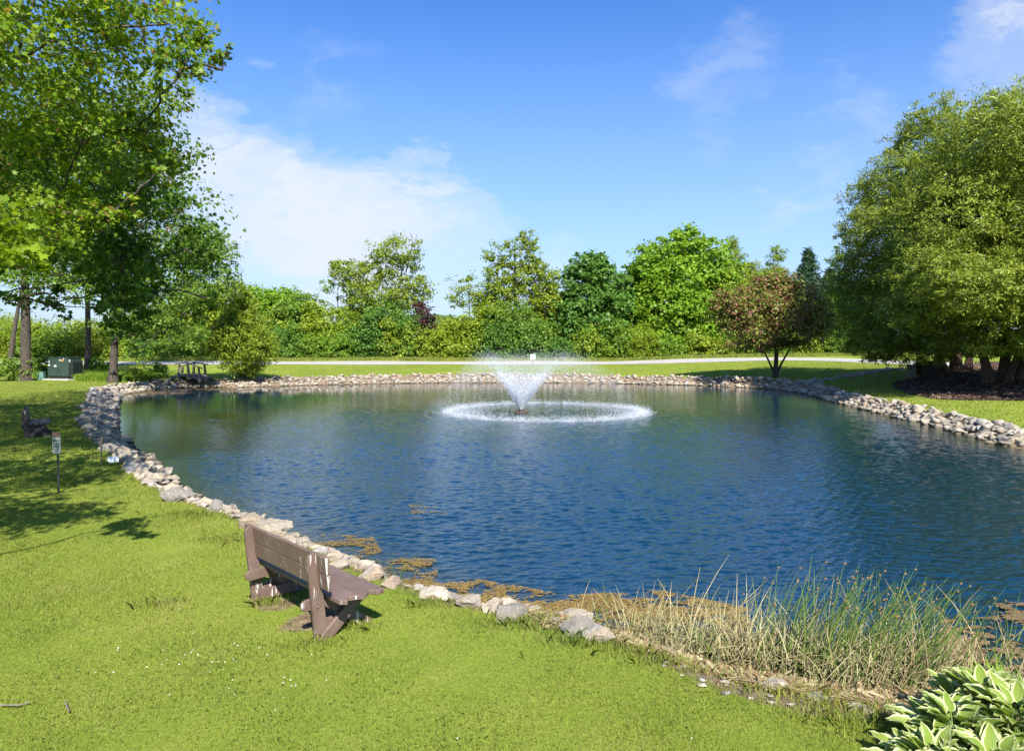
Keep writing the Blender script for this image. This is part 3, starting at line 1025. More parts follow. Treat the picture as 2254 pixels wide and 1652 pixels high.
for i, (px, py, rx, rz, m, lab) in enumerate([
        (655, 735, 50, 34, G_shrub, 'pale bushy tree right of the round bright maple'),
        (800, 715, 44, 38, G_shrub2, 'fresh bushy tree left of the rounded dark green tree'),
        (975, 735, 40, 36, G_shrub, 'pale bushy tree right of the purple-leaved tree'),
        (1085, 720, 40, 44, G_yel, 'yellow bushy tree left of the tallest tree\'s foot'),
        (1235, 745, 52, 40, G_bright, 'bright bushy tree left of the deep green maple\'s foot'),
        (1412, 715, 44, 56, G_mid, 'dark bushy tree between the deep green and the biggest bright maple'),
        (1595, 660, 50, 66, G_shrub, 'yellow-green bushy tree left of the reddish tree'),
        (1215, 665, 40, 46, G_shrub, 'pale full tree right of the tallest twin-headed tree'),
        (1398, 650, 40, 54, G_bright, 'bright tree filling the notch right of the deep green maple'),
        (650, 690, 40, 40, G_mid, 'dull green tree right behind the dark spruce tip'),
        (795, 672, 30, 30, G_mid, 'dull green tree under the left arm of the leaning tree'),
        (1080, 668, 26, 36, G_shrub2, 'fresh green tree between the thin fan-shaped tree and the tallest tree'),
        (1672, 640, 40, 46, G_olive, 'olive tree rising behind the left half of the reddish tree'),
        (1860, 700, 44, 60, G_shrub2, 'fresh bushy tree at the left flank of the big cedars')]):
    FT('bushy_tree', px, 96 + (i % 3), [(px, py, rx, rz), (px - 26, py + 22, rx * .7, rz * .8), (px + 26, py + 25, rx * .7, rz * .8)], m, lab, seed=140 + i)

# hedge of shrubs along the road: each its own
shr_lab = {
    0: 'low shrub at the road edge, {}', }
places = ['at the far left edge', 'left of the thick left trunk', 'behind the utility cabinet', 'right of the utility cabinet', 'between the two middle trunks',
          'left of the footbridge', 'behind the footbridge', 'left of the arborvitae', 'behind the arborvitae', 'right of the arborvitae', 'below the round bright maple',
          'left of the low yellow tree', 'under the low yellow tree', 'right of the low yellow tree', 'left of the rounded dark tree', 'under the leaning tree',
          'below the purple tree', 'below the thin fan-shaped tree', 'left of the white sign', 'behind the white sign', 'right of the white sign',
          'left of the deep green maple', 'under the deep green maple', 'right of the deep green maple', 'left foot of the biggest maple', 'under the biggest maple',
          'right foot of the biggest maple', 'left of the reddish tree', 'behind the reddish trunk', 'right of the reddish tree', 'beside the big cedar']
rs = np.random.default_rng(5)
for i, pl in enumerate(places):
    px = 10 + i * 61.0 + rs.uniform(-10, 10)
    hh = rs.uniform(26, 62)
    m = [G_shrub, G_shrub2, G_yel, G_mid, G_deep, G_olive][rs.integers(0, 6)]
    tone = {id(G_shrub): 'pale green', id(G_shrub2): 'fresh green', id(G_yel): 'yellow-green', id(G_mid): 'dull green', id(G_deep): 'dark green', id(G_olive): 'olive'}[id(m)]
    FT('shrub', px, 90.6 + rs.uniform(-.4, 1.2), [(px, 790 - hh * .8, 34, hh * .8), (px - 22, 790 - hh * .5, 22, hh * .5), (px + 24, 790 - hh * .55, 22, hh * .55), (px + 4, 783, 34, 8)],
       m, tone + ' shrub on the road bank ' + pl, seed=60 + i, cat='shrub', group='shrubs along the far side of the road', size=float(rs.uniform(.17, .30)), trunk_r=.06, cover=float(rs.uniform(2.6, 5)), twigs=8, shell=.2, tw_r=.03)

# ------------------------------------------------------------------ trees on the near side of the road
b = on_ground(1707, 831)
Yr = b[1]
tree('crabapple_tree', b, [PL(1700, 640, Yr, 60, 42), PL(1640, 665, Yr, 58, 40), PL(1765, 660, Yr, 54, 42), PL(1610, 690, Yr + 1, 46, 34), PL(1800, 700, Yr - 1, 40, 40),
                           PL(1700, 690, Yr - 1.5, 90, 44), PL(1660, 735, Yr - 1, 64, 34), PL(1755, 730, Yr - 1, 62, 36), PL(1700, 755, Yr, 56, 20), PL(1705, 612, Yr, 34, 20), PL(1590, 665, Yr, 26, 24)], G_crab,
     'round reddish-brown tree on the far lawn with a forked trunk', 'crabapple tree', seed=50, trunk_r=.20, size=.21, cover=5.0, fork=.3, twigs=14,
     trunks=[(0, 0, .3, 0, 1), (0, 0, -1.9, .5, .55), (0, 0, 2.0, -.3, .6)])

b = on_ground(542, 838)
Ya = b[1]
tree('arborvitae', b, [PL(532, 650, Ya, 20, 30), PL(533, 690, Ya, 42, 38), PL(535, 725, Ya, 62, 40), PL(530, 758, Ya, 74, 38), PL(565, 770, Ya - .6, 44, 30), PL(495, 745, Ya, 40, 34), PL(540, 793, Ya, 52, 26), PL(540, 815, Ya, 30, 20)], G_arb,
     'cone-shaped yellow-green arborvitae standing on the rocks at the far shore', 'arborvitae', seed=51, trunk_r=.2, size=.19, cover=7.5, shape='spray', shell=.45, clump=.6, along=(0, -.1, .5))

# the two big cedars
b = on_ground(2200, 842)
Yb = b[1]
B_l = [(2200, 300, 120, 90), (2120, 390, 100, 90), (2280, 360, 120, 110), (2090, 480, 110, 90), (2200, 460, 130, 100), (2320, 480, 120, 110), (2060, 580, 100, 80), (2170, 570, 120, 90),
       (2290, 600, 130, 100), (2130, 660, 130, 72), (2250, 690, 130, 66), (2040, 670, 90, 60), (2350, 690, 110, 70), (2210, 250, 66, 44), (2260, 262, 70, 50), (2230, 755, 110, 26), (2360, 270, 100, 90), (2130, 748, 80, 34), (2300, 755, 90, 34), (2200, 765, 70, 22), (2230, 430, 70, 60)]
tree('cedar_tree', b, [PL(x, y, Yb + ((i * 7) % 5 - 2.6) * 1.1, rx, rz, 3.6) for i, (x, y, rx, rz) in enumerate(B_l)] + [PL(2140, 640, Yb - 5, 90, 60, 2.5), PL(2260, 620, Yb - 5.5, 100, 70, 2.6), PL(2060, 600, Yb - 4, 70, 60, 2.4), PL(2340, 560, Yb - 6, 110, 80, 3)], G_cedar,
     'huge cedar at the right edge with several thick leaning trunks', 'cedar tree', seed=52, trunk_r=.30, size=.145, cover=7.0, shape='spray', bark=M_bark_red, shell=.5, clump=.46,
     trunks=[(.3, 0, .6, .5, 1.0), (-.6, 0, -4.2, 0, .9), (1.3, .2, 4.4, 0, .95), (.2, -.3, 2.0, -3, .7)], along=(-.15, -.3, .35), up=.5, group='big cedars on the mulch bed')
b2 = on_ground(2105, 818)
Yc = b2[1]
A_l = [(2050, 262, 46, 44), (2040, 320, 76, 60), (1985, 400, 80, 70), (1930, 440, 56, 60), (2060, 420, 90, 80), (1960, 520, 90, 76), (1920, 600, 70, 66), (2040, 540, 100, 90), (1900, 660, 64, 60),
       (1960, 680, 100, 70), (2060, 660, 110, 80), (1895, 730, 48, 46), (1970, 745, 90, 36), (1880, 615, 34, 60), (2060, 745, 90, 30), (1900, 500, 34, 40), (1925, 768, 60, 26), (2010, 780, 70, 20), (2085, 770, 60, 20)]
tree('cedar_tree', b2, [PL(x, y, Yc + ((i * 3) % 5 - 2) * .9, rx, rz, 3.4) for i, (x, y, rx, rz) in enumerate(A_l)], G_cedar,
     'huge cedar with a pointed top, left of the one at the right edge', 'cedar tree', seed=53, trunk_r=.32, size=.155, cover=7.0, shape='spray', bark=M_bark_red, shell=.5, clump=.46,
     trunks=[(0, 0, -1.2, 0, 1.0), (-.8, 0, -4.0, .5, .7), (.8, 0, 2.4, .4, .8)], along=(-.2, -.3, .3), group='big cedars on the mulch bed')

tree('cedar_tree', (35, 30, gz(35, 30)), [(30.5, 29, 8, 3.8, 3.6, 3.6), (34, 30, 12.5, 4.5, 4, 4), (28.6, 29.5, 6.0, 2.2, 2.2, 2.0), (32, 27, 5.5, 3, 3, 2.2), (31, 33, 7, 3, 3, 3), (35, 31, 7, 4, 4, 3.5)], G_cedar,  # extra cedar out of view, put in for its shade on the mulch
     'unseen cedar outside the right edge, added to shade the mulch bed', 'cedar tree', seed=54, trunk_r=.4, size=.26, cover=3.4, shape='spray', bark=M_bark_red, shell=.4, clump=.6, group='big cedars on the mulch bed')

# left side: mature trees between the lawn and the road
b = on_ground(56, 838)
Y3 = b[1]
tree('tall_tree', b, [PL(60, 430, Y3, 120, 80), PL(-20, 360, Y3, 110, 90), PL(150, 470, Y3, 100, 70), PL(40, 330, Y3, 90, 50), PL(110, 560, Y3 - 2, 110, 50), PL(-30, 520, Y3, 110, 70), PL(220, 540, Y3, 90, 60), PL(40, 630, Y3, 90, 40, None, .6), PL(140, 640, Y3, 80, 34, None, .6), PL(200, 620, Y3 - 2, 60, 44, None, .8)], G_mid,
     'thick straight dark trunk left of the utility cabinet', 'tree', seed=70, trunk_r=.42, size=.24, cover=2.2, twigs=18, group='tall trees by the utility cabinet', tw_r=.04)
b = on_ground(194, 818)
Y4 = b[1]
tree('tall_tree', b, [PL(270, 380, Y4, 80, 60, None, .45), PL(345, 350, Y4, 60, 56, None, .38), PL(375, 430, Y4, 50, 60, None, .38), PL(330, 480, Y4, 80, 60, None, .5), PL(250, 470, Y4, 80, 60, None, .8), PL(200, 590, Y4, 90, 60), PL(395, 510, Y4, 40, 50, None, .4), PL(320, 310, Y4, 46, 24, None, .3)], G_brown,
     'slim trunk right behind the utility cabinet carrying a thin brownish crown', 'tree', seed=71, trunk_r=.30, size=.22, cover=2.8, twigs=34, group='tall trees by the utility cabinet', tw_r=.055, shell=.15)
b = on_ground(248, 842)
Y5 = b[1]
tree('tall_tree', b, [PL(330, 560, Y5, 80, 60), PL(400, 560, Y5, 76, 60), PL(455, 560, Y5, 66, 56), PL(480, 600, Y5, 50, 40, None, .8), PL(505, 600, Y5, 30, 44, None, .35), PL(430, 510, Y5, 50, 40), PL(290, 640, Y5, 80, 44), PL(430, 640, Y5, 70, 40, None, .7),
                      PL(370, 640, Y5, 80, 50, None, .25), PL(395, 700, Y5, 60, 46, None, .3), PL(470, 540, Y5, 40, 40), PL(330, 690, Y5 - 3, 66, 44, None, .9), PL(410, 690, Y5 - 2, 40, 40, None, .6), PL(270, 700, Y5 - 3, 60, 40, None, .9), PL(380, 720, Y5 - 3, 70, 34, None, .45), PL(290, 745, Y5 - 3, 34, 30, None, .7), PL(360, 650, Y5 - 4, 84, 50, None, .8), PL(415, 640, Y5 - 2, 44, 46, None, .9), PL(385, 755, Y5 - 3, 50, 26, None, .35), PL(310, 775, Y5 - 3, 40, 22, None, .5)], G_mid,
     'dark trunk nearest the footbridge with its crown leaning over the pond', 'tree', seed=72, trunk_r=.32, size=.20, cover=2.2, twigs=34, group='tall trees by the utility cabinet', tw_r=.05, lean=(1.0, 0), shell=.3)
b = on_ground(22, 806)
Y6 = b[1]
tree('leaning_tree', b, [PL(80, 600, Y6, 60, 50), PL(40, 560, Y6, 70, 60), PL(100, 520, Y6, 70, 50)], G_mid,
     'slanting trunk at the left edge behind the thick straight one', 'tree', seed=73, trunk_r=.30, size=.3, cover=3, twigs=10, lean=(2.4, 0), group='tall trees by the utility cabinet')
# smaller bushes on the bank near the cabinet and the footbridge
for i, (px, py, hw, hh, m, lab) in enumerate([
        (30, 812, 46, 26, G_mid, 'dark bushy undergrowth left of the thick straight trunk'),
        (88, 806, 24, 26, G_mid, 'bush between the thick trunk and the cabinet'),
        (215, 800, 26, 18, G_shrub2, 'low bush between the slim trunk and the dark trunk'),
        (300, 822, 34, 14, G_mid, 'low spreading bush right of the dark trunk'),
        (345, 812, 26, 20, G_shrub2, 'leafy bush at the left end of the footbridge'),
        (305, 820, 12, 22, G_yel, 'small bright sapling among the dark bushes')]):
    b = on_ground(px, min(py + hh, 838))
    tree('bush', b, [PL(px, py, b[1], hw, hh), PL(px + hw * .5, py + hh * .3, b[1], hw * .5, hh * .6)], m, lab, 'bush', seed=80 + i, trunk_r=.05, size=.17, cover=4.5, twigs=4, shell=.2,
         group='bushes under the left trees')

# second overhanging tree: trunk outside the picture on the left, long limbs over the lawn
tree('maple_tree', (-21.5, 22, gz(-21.5, 22)), [
    (-12.5, 20, 8.2, 2.6, 2.4, 1.5), (-13.5, 25, 7.2, 3.0, 2.6, 1.7), (-16.5, 24, 8.6, 3.0, 2.8, 2.2), (-11.4, 20, 5.6, .9, .9, 1.3), (-12.6, 21, 6.2, 1.5, 1.4, 1.2), (-17.5, 21, 6.6, 2.4, 2.4, 1.2),
    (-11.9, 22, 8.3, 1.2, 1.2, .9), (-22, 30, 12, 5, 4.5, 3.2, .9), (-21, 19, 12, 4.5, 4.5, 3, .9), (-15.5, 28, 11.3, 2.8, 3, 1.5), (-20.5, 26, 8, 3, 3, 2), (-25, 24, 10, 4, 4, 3, .8), (-14.8, 27, 5.7, 1.6, 1.6, 1.0), (-11.3, 20, 4.3, .8, .8, .9), (-12.9, 22, 4.9, 1.2, 1.1, .7, .6), (-16.5, 22, 4.7, 2.2, 1.4, .45, .22), (-14.2, 21, 4.3, 1.3, 1.0, .4, .25), (-18.8, 21, 4.5, 1.6, 1.2, .5, .3), (-9.9, 22, 4.6, .6, .6, .6, .5),
    (-10.6, 23, 6.4, .8, .8, .8, .7)], G_dark,
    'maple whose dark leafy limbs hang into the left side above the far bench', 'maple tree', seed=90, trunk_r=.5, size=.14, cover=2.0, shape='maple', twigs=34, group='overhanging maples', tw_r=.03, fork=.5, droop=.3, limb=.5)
# nearest tree, trunk outside the picture
tree('maple_tree', (-13.5, 11.0, gz(-13.5, 11)), [
    (-9.2, 14, 10.7, 2.2, 2.2, 1.3), (-7.6, 14, 9.6, 1.4, 1.4, .75), (-6.6, 14, 9.0, .85, .8, .60, .55), (-5.95, 14, 8.7, .38, .4, .45, .30), (-10.2, 14, 8.9, 2.3, 2.2, 1.1), (-9.5, 15, 7.5, 1.5, 1.4, .75),
    (-8.3, 15.5, 7.9, .75, .8, .5), (-7.95, 15.5, 7.1, .5, .5, .6), (-7.0, 14, 8.4, .35, .4, .40, .6), (-10.2, 15, 6.0, 1.3, 1.2, .7), (-14, 11, 13, 5, 5, 2.6, .8), (-15, 17, 10, 4, 3.5, 2.6, .9), (-12, 12, 10, 2.6, 2.8, 1.4),
    (-8.4, 9.2, 7.2, 1.5, 1.4, .9), (-9.2, 7.0, 7.2, 2.3, 2.2, 1.2), (-11.5, 8.0, 8.0, 2.2, 2.2, 1.3), (-10.6, 10.5, 7.4, 1.6, 1.8, 1.0), (-14, 8, 7, 2.5, 3, 1.2), (-10.5, 18, 9.7, 2.0, 2, 1.2), (-12.5, 16.5, 5.8, 1.8, 1.6, .9), (-8.9, 15, 5.9, .7, .7, .5, .7), (-9.2, 12.5, 5.2, 1.2, 1.0, .5, .8)], G_maple,  # lobes beyond the left frame edge are added to shade the sign and lawn
    'nearest maple with sunlit yellow-green branches filling the upper left corner', 'maple tree', seed=91, trunk_r=.45, size=.090, cover=1.85, shape='maple', twigs=44, group='overhanging maples', tw_r=.028, fork=.45, droop=.4, limb=.45)
# a very near branch tip with big lobed leaves
tree('maple_tree', (-7.6, 5.2, gz(-7.6, 5.2)), [(-5.05, 7.0, 3.95, .40, .4, .18), (-5.45, 7.2, 4.5, .30, .35, .25), (-5.5, 7.3, 4.1, .35, .4, .3), (-7.0, 6.5, 5.5, 1.2, 1.0, .9), (-8.5, 5.0, 6.5, 1.6, 1.6, 1.2)],
     leaf_mat('leaves_near_tip', (.120, .200, .012), (.22, .28, .018), .45), 'young maple reaching in at the left edge with large lobed sunlit leaves', 'maple tree',
     seed=92, trunk_r=.10, size=.078, cover=2.6, shape='maple', twigs=18, tw_r=.008, fork=.4, group='overhanging maples', shell=.2)

# ------------------------------------------------------------------ stones round the pond
def rock_mesh(seed, detail=False):
    rng = np.random.default_rng(seed)
    bm = bmesh.new()
    n = 16
    p = rng.normal(0, 1, (n, 3)); p /= np.linalg.norm(p, axis=1)[:, None]
    p *= rng.uniform(.80, 1.05, (n, 1)) * np.array([.62, .46, .40])
    vs = [bm.verts.new(c) for c in p]
    r = bmesh.ops.convex_hull(bm, input=vs)
    bmesh.ops.delete(bm, geom=[g for g in r['geom_interior'] if isinstance(g, bmesh.types.BMVert)], context='VERTS')
    bmesh.ops.recalc_face_normals(bm, faces=bm.faces)
    if detail:
        bmesh.ops.bevel(bm, geom=list(bm.edges), offset=.03, segments=1, affect='EDGES', clamp_overlap=True)
        bmesh.ops.triangulate(bm, faces=bm.faces)
        bmesh.ops.subdivide_edges(bm, edges=bm.edges, cuts=2, use_grid_fill=True)
        for v in bm.verts:
            c = v.co
            d = .022 * (math.sin(c.x * 19 + seed) * math.cos(c.y * 23 + c.z * 17) + .6 * math.sin(c.z * 41 + c.x * 33 + seed * 2))
            v.co += v.co.normalized() * (d + rng.normal(0, .004))
            if v.co.length > .68: v.co = v.co.normalized() * .6
    me = bpy.data.meshes.new('rock')
    bmesh.ops.triangulate(bm, faces=bm.faces)
    bm.to_mesh(me); bm.free()
    me.materials.append(M_stone)
    if detail:
        for pl in me.polygons: pl.use_smooth = True
        me.set_sharp_from_angle(angle=math.radians(35))
    return me


ROCKS = [rock_mesh(300 + i, True) for i in range(12)]
RLOW = [rock_mesh(300 + i, False) for i in range(12)]
low_np = []
for me in RLOW:
    v = np.empty(len(me.vertices) * 3); me.vertices.foreach_get('co', v)
    f = np.empty(len(me.loops), int); me.loops.foreach_get('vertex_index', f)
    low_np.append((v.reshape(-1, 3), f.reshape(-1, 3)))

rr_ = np.random.default_rng(77)
cand = []   # (x, y, z, size, rz, tilt, squash, variant, segment)
seglen = np.linalg.norm(np.roll(SH, -1, 0) - SH, axis=1)
cum = np.concatenate([[0], np.cumsum(seglen)])
Ltot = cum[-1]
SHc = np.vstack([SH, SH[:1]])


def seg_of(x, y):
    if y < 9.6 and x > -2.2: return 'near'
    if y > 50: return 'far'
    if x < 0: return 'left'
    return 'right'


s = 0
pts = []
while s < Ltot:
    i = np.searchsorted(cum, s, side='right') - 1
    t = (s - cum[i]) / max(seglen[i], 1e-6)
    p = SHc[i] * (1 - t) + SHc[i + 1] * t
    tn = (SHc[i + 1] - SHc[i]) / max(seglen[i], 1e-6)
    nr = np.array([tn[1], -tn[0]])
    # outward normal
    q = p + nr * .3
    if inside(SH, q[0:1], q[1:2])[0]: nr = -nr
    pts.append((p, nr, tn))
    s += .16
for p, nr, tn in pts:
    seg = seg_of(*p)
    if p[0] > 5.2 and p[1] < 12: continue          # far right near shore: outside the picture
    W = float(band_w(p[0], p[1]))
    W = {'near': .85, 'left': W * 1.05, 'far': 1.75, 'right': 1.25}[seg]
    sz0 = {'near': .21, 'left': .27, 'far': .28, 'right': .25}[seg]
    if seg in ('left', 'near'): sz0 = float(np.interp(p[1], [8, 12, 18, 30, 60], [.18, .20, .24, .29, .30]))
    W *= {'near': 1.0, 'left': .92, 'far': .80, 'right': .85}[seg]
    area = .16 * W
    n = rr_.poisson(area / (sz0 ** 2) * {'near': .95, 'left': 1.45, 'far': 1.4, 'right': 1.4}[seg])
    if seg == 'near' and p[0] > 1.3: n = rr_.poisson(.35)
    for k in range(n):
        o = rr_.uniform(-.18, W)
        q = p + nr * o + tn * rr_.uniform(-.1, .1)
        sz = sz0 * rr_.lognormal(0, .42)
        cand.append([q[0], q[1], None, min(sz, sz0 * 2.0), rr_.uniform(0, 6.28), rr_.normal(0, .28, 2), rr_.uniform(.45, .95), rr_.integers(0, 12), seg])
# the dry stony inlet on the right lawn
inlet = densify(np.array([on_ground(x, y)[:2] for x, y in [(1768, 842), (1800, 838), (1850, 832), (1900, 824), (1945, 817), (1985, 812)]]), 1)
for k in range(150):
    t = rr_.random() * 4.99
    i = int(t)
    q = inlet[i] * (1 - t + i) + inlet[min(i + 1, 5)] * (t - i) + rr_.normal(0, .45, 2)
    cand.append([q[0], q[1], None, .34 * rr_.lognormal(0, .25), rr_.uniform(0, 6.28), rr_.normal(0, .25, 2), rr_.uniform(.6, .9), rr_.integers(0, 12), 'inlet'])
A_ = np.array([[c[0], c[1]] for c in cand])
zz = ground(A_[:, 0], A_[:, 1])[0]
for c, z in zip(cand, zz):
    c[2] = max(z, WATER - .12) + .10 * c[3]
# specials: (px, py on ground, size, label, variant, squash, rz)
special = [
    (395, 1100, .80, 'largest boulder of the left bank, whitish-brown and half in the sun', 3, .75, .5),
    (345, 1062, .62, 'broad pale boulder with a sunlit lower edge behind the largest boulder', 5, .6, 1.2),
    (592, 1168, .95, 'long dark flat-topped rock jutting into the water behind the near bench', 7, .42, -.1),
    (552, 1160, .55, 'dark grey rock left of the long flat-topped rock', 2, .8, .9),
    (1318, 1405, .48, 'grey slab leaning on the bank left of the reeds', 4, .6, -.5),
    (1268, 1392, .50, 'blocky grey rock touching the leaning grey slab', 8, .85, .6),
    (1350, 1385, .48, 'cream rock right behind the leaning grey slab', 1, .65, .2),
    (1128, 1362, .50, 'rounded cream rock at the left end of the bare bank', 6, .7, .1),
    (955, 1318, .52, 'long cream rock with a tuft of grass before it', 9, .6, -.4),
    (1035, 1333, .42, 'cream rock between the long cream rock and the white cube-like one', 10, .7, .3),
    (1083, 1342, .36, 'white squarish rock beside the rounded cream rock', 11, .85, 1.0),
    (745, 1250, .46, 'pale rock just above the right end of the near bench', 0, .7, -.3),
    (735, 1232, .34, 'small tan rock next to the water behind the near bench back', 2, .8, .7),
    (820, 1275, .42, 'white block-shaped rock right of the near bench', 4, .85, .2),
    (862, 1290, .40, 'orange-tinted rock right of the white block-shaped rock', 8, .7, 1.3),
    (1700, 1518, .36, 'rough white boulder at the lawn edge under the reeds', 5, .62, .2),
    (1805, 1540, .30, 'half buried pale rock right of the rough white boulder', 7, .4, .3),
    (1893, 1563, .32, 'smooth flat grey-blue stone left of the variegated plants', 3, .36, .1),
    (1575, 1440, .34, 'whitish flat rock lying in the dry litter', 9, .5, .5),
    (1560, 1462, .26, 'small broken pale rock below the flat rock in the litter', 10, .6, 1.5),
]
sp_xy = []
ordered = []
for (px, py, sz, lab, va, sq, rz) in special:
    g_ = on_ground(px, py)
    sp_xy.append(g_[:2])
    o = bpy.data.objects.new('rock', ROCKS[va]); C.objects.link(o)
    o.location = (g_[0], g_[1], g_[2] + .14 * sz * sq)
    o.rotation_euler = (0.08, -.06, rz)
    sz *= .72
    o.scale = (sz * 1.05, sz, sz * sq * 1.2)
    tag(o, lab, 'rock', 'named rocks round the pond')
sp_xy = np.array(sp_xy)
cand = [c for c in cand if np.min(np.hypot(sp_xy[:, 0] - c[0], sp_xy[:, 1] - c[1])) > .30]
lab_seg = {'near': 'pale limestone rock in the row between the near lawn and the water',
           'left': 'grey limestone rock in the tree-shaded heap along the left bank',
           'far': 'whitish limestone rock in the low wall along the far shore',
           'right': 'whitish limestone rock in the heaped border of the right bank',
           'inlet': 'grey rock lining the dry inlet on the right lawn'}


def vis_size(c):
    px = CX + c[0] / c[1] * F
    return c[3] / c[1] if -20 < px < 2274 else 0


order = sorted(range(len(cand)), key=lambda i: -vis_size(cand[i]))
indiv = set(order[:278])
racc = Acc()
for i, c in enumerate(cand):
    x, y, z, sz, rz, tl, sq, va, seg = c
    if i in indiv:
        o = bpy.data.objects.new('rock', ROCKS[va]); C.objects.link(o)
        o.location = (x, y, z)
        o.rotation_euler = (tl[0], tl[1], rz)
        o.scale = (sz * 1.15, sz * 1.1, sz * sq * 1.25)
        tag(o, lab_seg[seg], 'rock', 'rocks ' + {'near': 'along the near lawn', 'left': 'of the left bank', 'far': 'of the far shore', 'right': 'of the right bank', 'inlet': 'of the dry inlet'}[seg])
    else:
        v, f = low_np[va]
        M = np.array((Matrix.Rotation(rz, 3, 'Z') @ Matrix.Rotation(tl[0], 3, 'X') @ Matrix.Rotation(tl[1], 3, 'Y')))
        vv = (v * np.array([sz * 1.15, sz * 1.1, sz * sq * 1.25])) @ M.T + np.array([x, y, z])
        racc.add(vv, None, f)
ro = racc.build('riprap_rocks', M_stone)
tag(ro, 'heaped small limestone rocks bordering the pond', 'rocks', kind='stuff')
print('rocks', len(cand))

# gravel and broken chips on the bank
n = 9000
i = rr_.integers(0, len(pts), n)
pp = np.array([pts[k][0] + pts[k][1] * rr_.uniform(-.1, 1.0) * float(band_w(*pts[k][0])) for k in i])
sel = (pp[:, 1] < 30) & (pp[:, 0] < 6)
pp = pp[sel]
z = ground(pp[:, 0], pp[:, 1])[0]
ch = Acc()
for (x, y), zz_ in zip(pp, z):
    v, f = low_np[rr_.integers(0, 12)]
    ch.add(v * rr_.uniform(.03, .09) * np.array([1.2, 1, .6]) + np.array([x, y, zz_ + .01]), None, f)
o = ch.build('gravel', M_stone)
tag(o, 'chips of broken stone between the rocks of the bank', 'gravel', kind='stuff')

# ------------------------------------------------------------------ grass
def blades(name, X, Y, h, wd, mat, lean=.45, seed=0, zoff=0.0, label=None):
    rng = np.random.default_rng(seed)
    n = len(X)
    z, _, _ = ground(X, Y)
    th = rng.random(n) * 2 * math.pi
    hh = h * rng.uniform(.55, 1.25, n)
    ww = wd * rng.uniform(.7, 1.3, n)
    ld = rng.random(n) * 2 * math.pi
    la = np.abs(rng.normal(0, lean, n)) * hh
    b = np.stack([X, Y, z - .004 + zoff], 1)
    s = np.stack([np.cos(th), np.sin(th), np.zeros(n)], 1) * (ww / 2)[:, None]
    l = np.stack([np.cos(ld), np.sin(ld), np.zeros(n)], 1)
    m = b + l * (la * .35)[:, None] + np.array([0, 0, 1]) * (hh * .6)[:, None]
    t = b + l * la[:, None] + np.array([0, 0, 1]) * hh[:, None] * .95
    V = np.stack([b - s, b + s, m + s * .8, t, m - s * .8], 1).reshape(-1, 3)
    f = np.arange(n)[:, None] * 5 + np.array([[0, 1, 2, 3, 4]])
    o = mesh_np(name, V, [f], mat)
    tag(o, label, 'grass', kind='stuff')
    return o


rg = np.random.default_rng(9)


def scatter(n, y0, y1, px0, px1, pw=1.0):
    Y = y0 + (y1 - y0) * rg.random(n) ** pw
    px = rg.uniform(px0, px1, n)
    return (px - CX) / F * Y, Y


def lawn_sel(X, Y, margin=.85):
    z, d, ins = ground(X, Y)
    k = (~ins) & (d > band_w(X, Y) * margin)
    return k


X, Y = scatter(760000, 4.6, 16, -120, 2370, 1.0)
k = lawn_sel(X, Y, .80 + .22 * rg.random(len(X)))
# thinner turf on the worn earth under the bench
for (cx_, cy_, r_) in [(-2.15, 7.45, .50), (-2.75, 7.95, .40)]:
    k &= ~((np.hypot(X - cx_, Y - cy_) < r_ * rg.uniform(.3, 1.1, len(X))) & (rg.random(len(X)) < .85))
X, Y = X[k], Y[k]
print('blades', len(X))
hmap = .024 + .006 * np.sin(X * 1.3 + 2) * np.sin(Y * 1.7) + .004 * np.sin(X * 4.1) * np.sin(Y * 3.3)
blades('lawn_grass', X, Y, hmap, .0038 + .0007 * (Y - 5), M_blade, .6, 1, label='mown green lawn in the foreground')
X, Y = scatter(260000, 15, 62, -80, 900, .8)
k = lawn_sel(X, Y, .9)
blades('lawn_grass', X[k], Y[k], .05, .02, M_blade, .6, 2, label='mown lawn of the left bank under the trees')
X, Y = scatter(160000, 22, 79, 560, 2400, .8)
k = lawn_sel(X, Y, .95) & ~inside(mulch_poly, X, Y)
blades('lawn_grass', X[k], Y[k], .07, .035, M_blade, .6, 3, label='mown lawn of the far and right banks')
# taller rough grass: under the left trees, along the road verge, tufts at the rocks
X, Y = scatter(40000, 56, 66, 165, 350, 1)
k = lawn_sel(X, Y, 1.0)
blades('tall_grass', X[k], Y[k], .55, .05, M_blade_far, .4, 4, label='tall unmown grass between the left trunks')
X = rg.uniform(-75, 50, 90000); Y = rg.uniform(87.0, 91.5, 90000)
blades('tall_grass', X, Y, .28, .07, M_blade, .4, 5, label='rough grass verge on the far side of the road')
tx, ty = [], []
for (px, py, r, n) in [(300, 1015, .25, 500), (420, 1135, .30, 900), (505, 1190, .28, 800), (945, 1333, .12, 250), (1160, 1372, .25, 900), (1290, 1405, .3, 900), (1460, 1450, .3, 700),
                       (1620, 1490, .3, 700), (1780, 1530, .35, 900), (1890, 1580, .35, 900), (360, 1330, .2, 300), (700, 1420, .15, 250), (790, 1385, .12, 200), (580, 1330, .12, 200)]:
    g_ = on_ground(px, py)
    tx.append(g_[0] + rg.normal(0, r, n)); ty.append(g_[1] + rg.normal(0, r * .5, n))
tx, ty = np.concatenate(tx), np.concatenate(ty)
blades('tufts', tx, ty, .10, .006, M_blade, .6, 6, label='longer tufts of grass beside the rocks and bench feet')

